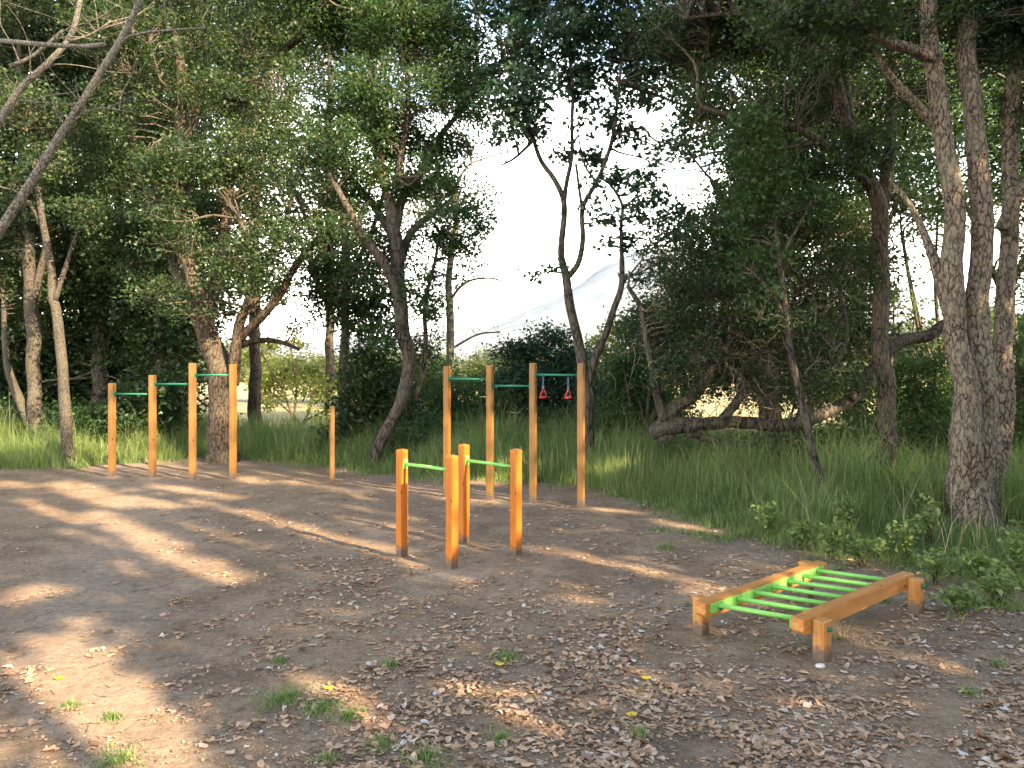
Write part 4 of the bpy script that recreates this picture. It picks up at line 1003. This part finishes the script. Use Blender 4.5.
# ================================================================== EXERCISE EQUIPMENT
def post_mesh(name, w, h, mat, parent, loc, rz, top=.03):
    bm = bmesh.new()
    bmesh.ops.create_cube(bm, size=1.0)
    for v in bm.verts:
        v.co.x *= w; v.co.y *= w; v.co.z = -.12 if v.co.z < 0 else h
    te = [e for e in bm.edges if all(v.co.z > h - .01 for v in e.verts)]
    bmesh.ops.bevel(bm, geom=te, offset=top, segments=4, affect='EDGES', profile=.5)
    ve = [e for e in bm.edges if abs(e.verts[0].co.z - e.verts[1].co.z) > h * .5]
    bmesh.ops.bevel(bm, geom=ve, offset=.007, segments=2, affect='EDGES')
    me = bpy.data.meshes.new(name); bm.to_mesh(me); bm.free()
    me.materials.append(mat)
    o = bpy.data.objects.new(name, me); COL.objects.link(o)
    o.parent = parent; o.location = loc; o.rotation_euler = (0, 0, rz)
    return o

def box_part(name, c, s, mat, parent, rz=0, bev=.004):
    bm = bmesh.new(); bmesh.ops.create_cube(bm, size=1.0)
    for v in bm.verts: v.co = Vector((v.co.x * s[0], v.co.y * s[1], v.co.z * s[2]))
    if bev: bmesh.ops.bevel(bm, geom=bm.edges[:], offset=bev, segments=2, affect='EDGES')
    me = bpy.data.meshes.new(name); bm.to_mesh(me); bm.free(); me.materials.append(mat)
    o = bpy.data.objects.new(name, me); COL.objects.link(o); o.parent = parent; o.location = c; o.rotation_euler = (0, 0, rz)
    return o

def rod_part(name, a, b, r, mat, parent, sides=14):
    acc = Acc(); tube(acc, np.array([a, b]), r, sides); o = acc.build(name, mat, None)
    # flat-shade caps are tiny, smooth is fine; parent with local coordinates
    o.parent = parent
    return o

def ball_part(name, c, r, mat, parent, sc=(1, 1, 1)):
    bm = bmesh.new(); bmesh.ops.create_uvsphere(bm, u_segments=16, v_segments=10, radius=r)
    for f in bm.faces: f.smooth = True
    me = bpy.data.meshes.new(name); bm.to_mesh(me); bm.free(); me.materials.append(mat)
    o = bpy.data.objects.new(name, me); COL.objects.link(o); o.parent = parent; o.location = c; o.scale = sc
    return o

def station(label, posts, bars, w, cat='pull-up bar', name='pull_up_station', mat='wood_brown'):
    """posts: (px, base_py, top_py); bars: (i, j, py) row of the bar at the mean depth"""
    gs = [G(p[0], p[1]) for p in posts]
    base = np.mean(gs, 0)
    t = thing(name, (base[0], base[1], 0), label, cat)
    line = gs[-1] - gs[0]; rz = math.atan2(line[1], line[0])
    for (px, by, ty), g in zip(posts, gs):
        h = H - (ty - Y0) / F * g[1]
        post_mesh('post', w, h, M[mat], t, (g[0] - base[0], g[1] - base[1], 0), rz + .0, .022)
    for i, j, py in bars:
        a, b = gs[i], gs[j]; d = (a[1] + b[1]) / 2; z = H - (py - Y0) / F * d
        dv = (b - a) / np.linalg.norm(b - a)
        a2 = a + dv * w * .5 - base; b2 = b - dv * w * .5 - base
        rod = rod_part('bar', (a2[0], a2[1], z), (b2[0], b2[1], z), .017, M['green'], t)
        for e, s in ((a2, 1), (b2, -1)):
            p = e + dv * s * .004
            box_part('bracket', (p[0], p[1], z), (.008, .07, .09), M['green'], t, rz, .002)
    return t, gs

station('row of four weathered wooden posts stepping up rightwards, three green bars between them', [(112, 478, 383), (152.5, 479, 375), (192.5, 480, 363), (233, 480, 364)],
        [(0, 1, 394), (1, 2, 384), (2, 3, 375)], .105)
st2, gs2 = station('row of four tall wooden posts with green bars, red handles hanging from the right bar', [(447, 497, 366), (490, 501, 365), (533, 503.5, 363), (581, 508, 363)],
        [(0, 1, 379), (1, 2, 386), (2, 3, 375)], .096)
# single thin post
g = G(332, 486); t = thing('marker_post', (g[0], g[1], 0), 'single thin short wooden post between the two rows of bars', 'post')
post_mesh('post', .075, H - (406 - Y0) / F * g[1], M['wood_brown'], t, (0, 0, 0), .5, .015)
ball_part('screw_cap', (-.03, -.05, H - (414 - Y0) / F * g[1]), .012, M['steel'], t)

# hanging handles
for px, lab in ((543.5, 'left one of the two red triangular handles hanging on the tall bars'), (568.5, 'right one of the two red triangular handles hanging on the tall bars')):
    a, b = gs2[2], gs2[3]; u = (px - 533) / (581 - 533); q = a + (b - a) * u
    d = q[1]; z = H - (375 - Y0) / F * ((a[1] + b[1]) / 2)
    t = thing('strap_handle', (q[0], q[1], z), lab, 'handle', 'red handles hanging from the bar'); t.scale = (.8, .8, .88)
    acc = Acc(); th = np.linspace(0, 2 * np.pi, 13)
    tube(acc, np.stack([th * 0, .03 * np.sin(th), .03 * np.cos(th)], -1), .006, 6, cap=False); o = acc.build('loop', M['strap']); o.parent = t
    box_part('strap', (0, 0, -.12), (.035, .012, .18), M['strap'], t, .2)
    acc = Acc(); tube(acc, np.array([[0, 0, -.2], [.012, 0, -.225], [.01, 0, -.25], [-.01, 0, -.25], [-.012, 0, -.225], [0, 0, -.2]]), .005, 6, cap=False); o = acc.build('carabiner', M['steel']); o.parent = t
    acc = Acc(); tube(acc, np.array([[0, 0, -.24], [.035, .02, -.31], [.062, .035, -.385]]), .013, 8); tube(acc, np.array([[0, 0, -.24], [-.035, -.02, -.31], [-.062, -.035, -.385]]), .013, 8)
    o = acc.build('frame', M['red']); o.parent = t
    acc = Acc(); tube(acc, np.array([[-.07, -.04, -.39], [0, 0, -.395], [.07, .04, -.39]]), .02, 10); o = acc.build('grip', M['red']); o.parent = t

# parallel dip bars
for (ga, gb, ta, tb, ya, yb, lab) in ((A_, B_, 449, 455, 464, 469.5, 'nearer of the two low orange bars, left and front posts joined by a lime bar'),
                                      (C_, D_, 444, 449, 460, 467, 'farther of the two low orange bars, back and right posts joined by a lime bar')):
    base = (ga + gb) / 2; dv = gb - ga; dv = dv / np.linalg.norm(dv); rz = math.atan2(dv[1], dv[0])
    t = thing('dip_bar', (base[0], base[1], 0), lab, 'dip bar', 'pair of parallel dip bars')
    za = H - (ya - Y0) / F * ga[1]; zb = H - (yb - Y0) / F * gb[1]; z = (za + zb) / 2
    for gg, tp in ((ga, ta), (gb, tb)):
        post_mesh('post', .1, H - (tp - Y0) / F * gg[1], M['wood_orange'], t, (gg[0] - base[0], gg[1] - base[1], 0), rz, .028)
    a2 = ga + dv * .0525 - base; b2 = gb - dv * .0525 - base
    rod_part('bar', (a2[0], a2[1], z), (b2[0], b2[1], z), .019, M['lime'], t)
    for e, s in ((a2, 1), (b2, -1)):
        p = e + dv * s * .004
        br = box_part('bracket', (p[0], p[1], z), (.008, .06, .11), M['lime'], t, rz, .002)
        for zz in (.035, -.035):
            bolt = ball_part('bolt', (.006 * s, 0, zz), .009, M['steel'], br)

# low ladder bench
def bench():
    Np, Lp, Rp = G(822, 663), G(701, 637), G(916, 615)
    ex = Rp - Np; LX = np.linalg.norm(ex); ex /= LX           # along the beams
    ey = np.array([-ex[1], ex[0]])                             # across, towards the left beam
    W = (Lp - Np) @ ey
    rz = math.atan2(ex[1], ex[0])
    t = thing('ladder_bench', (Np[0], Np[1], 0), 'low wooden ladder bench with lime green rungs standing at the lower right', 'ladder bench', None, rz)
    hN = .325
    bw, bh = .105, .12
    yb = .105; yl = W - .105
    x0, x1 = -.16, LX + .10
    off = (Lp - Np) @ ex
    for nm, yy, xa, xb in (('near', yb, x0, x1), ('far', yl, x0 + off, x1 + off)):
        bm = bmesh.new(); bmesh.ops.create_cube(bm, size=1.0)
        for v in bm.verts: v.co = Vector((v.co.x * (xb - xa), v.co.y * bw, v.co.z * bh))
        # lower lip of each end is cut back
        bmesh.ops.bevel(bm, geom=[e for e in bm.edges if abs(e.verts[0].co.y - e.verts[1].co.y) > bw * .5 and e.verts[0].co.z < 0 and e.verts[1].co.z < 0], offset=.035, segments=1, affect='EDGES')
        bmesh.ops.bevel(bm, geom=[e for e in bm.edges if e.calc_face_angle(0) > .5], offset=.006, segments=2, affect='EDGES')
        me = bpy.data.meshes.new('beam'); bm.to_mesh(me); bm.free(); me.materials.append(M['wood_beam'])
        o = bpy.data.objects.new('beam', me); COL.objects.link(o); o.parent = t; o.location = ((xa + xb) / 2, yy, hN - bh / 2 + .01)
    def leg(x, y, h):
        return post_mesh('leg', .10, h, M['wood_leg'], t, (x, y, 0), 0, .008)
    leg(0, 0, hN - .005); leg(LX - .0, 0, hN - .006); leg(off, W, hN + .0); leg(off + LX, W, hN + .004)
    for x, y, s in ((0, -.058, 1), (LX, -.058, 1), (off, W + .058, 1), (off + LX, W + .058, 1)):
        ball_part('bolt_cap', (x, y, hN - .065), .02, M['darkgreen'], t)
    for x, y in ((off + .03, yl - bw / 2 - .012), (LX * .0 + .03, yb + bw / 2 + .012)):
        ball_part('bolt_cap', (x, y, hN - .055), .022, M['darkgreen'], t)
    # green side plates and rungs
    pa, pb = off - .10, off + LX + .02
    for yy, s, sh in ((yl - bw / 2 - .004, 1, 0), (yb + bw / 2 + .004, -1, .17)):
        box_part('side_plate', ((pa + pb) / 2 + sh, yy, hN - .04), (pb - pa, .008, .075), M['lime'], t, 0, .002)
    for k in range(7):
        x = off - .02 + k * (LX + .0) / 6.4 + .02
        rod_part('rung', (x, yl - bw / 2 - .008, hN - .03), (x + .17, yb + bw / 2 + .008, hN - .03), .019, M['lime'], t)
bench()

# ================================================================== CAMERA, SUN, SKY
cam = bpy.data.cameras.new('camera'); co = bpy.data.objects.new('camera', cam); COL.objects.link(co)
co.location = (0, 0, H); co.rotation_euler = (math.radians(90), 0, 0)
cam.lens = 27.0; cam.sensor_width = 36.0; cam.shift_y = -(384 - Y0) / 1024.0
cam.clip_end = 6000; cam.clip_start = .05
SC.camera = co

sl = bpy.data.lights.new('sun', 'SUN'); so = bpy.data.objects.new('sun', sl); COL.objects.link(so)
sl.energy = 4.9; sl.angle = math.radians(.5); sl.color = (1.0, .78, .52)
so.rotation_euler = Vector(S).to_track_quat('Z', 'Y').to_euler()

w = bpy.data.worlds.new('World'); SC.world = w; w.use_nodes = True
nt = w.node_tree; nt.nodes.clear()
out = nt.nodes.new('ShaderNodeOutputWorld'); bg = nt.nodes.new('ShaderNodeBackground'); nt.links.new(bg.outputs[0], out.inputs[0])
sky = nt.nodes.new('ShaderNodeTexSky'); sky.sky_type = 'NISHITA'; sky.sun_disc = False
sky.sun_elevation = SUN_EL; sky.sun_rotation = math.atan2(_a[0], _a[1]); sky.air_density = 1.2; sky.dust_density = 1.5
tcn = N(nt, 'ShaderNodeTexCoord').outputs['Generated']
sp = N(nt, 'ShaderNodeSeparateXYZ'); nt.links.new(tcn, sp.inputs[0])
cn = noise(nt, mapping(nt, tcn, (1, 1, 2.2)), 2.6, 6, .6, .3)
cl = math_(nt, 'ADD', math_(nt, 'SUBTRACT', 1.22, math_(nt, 'MULTIPLY', sp.outputs['Z'], 2.3)), math_(nt, 'MULTIPLY', math_(nt, 'SUBTRACT', cn, .5), 1.6))
cm = ramp(nt, cl, [(.35, (0, 0, 0)), (.85, (1, 1, 1))])
c = mixc(nt, cm, sky.outputs[0], (12.6, 12.0, 10.6))
nt.links.new(c, bg.inputs[0]); bg.inputs[1].default_value = .14

SC.view_settings.view_transform = 'Standard'; SC.view_settings.look = 'None'; SC.view_settings.exposure = 2.2; SC.view_settings.gamma = 1.0
SC.cycles.max_bounces = 7; SC.cycles.transmission_bounces = 5; SC.cycles.diffuse_bounces = 4; SC.cycles.glossy_bounces = 2
SC.cycles.use_denoising = True
for o in sorted([o for o in SC.objects if o.type == 'MESH'], key=lambda o: -len(o.data.polygons))[:25]: print(o.name, len(o.data.polygons), o.parent.get('label') if o.parent else '')
tot = sum(len(o.data.polygons) for o in SC.objects if o.type == 'MESH')
print('POLYS', tot)
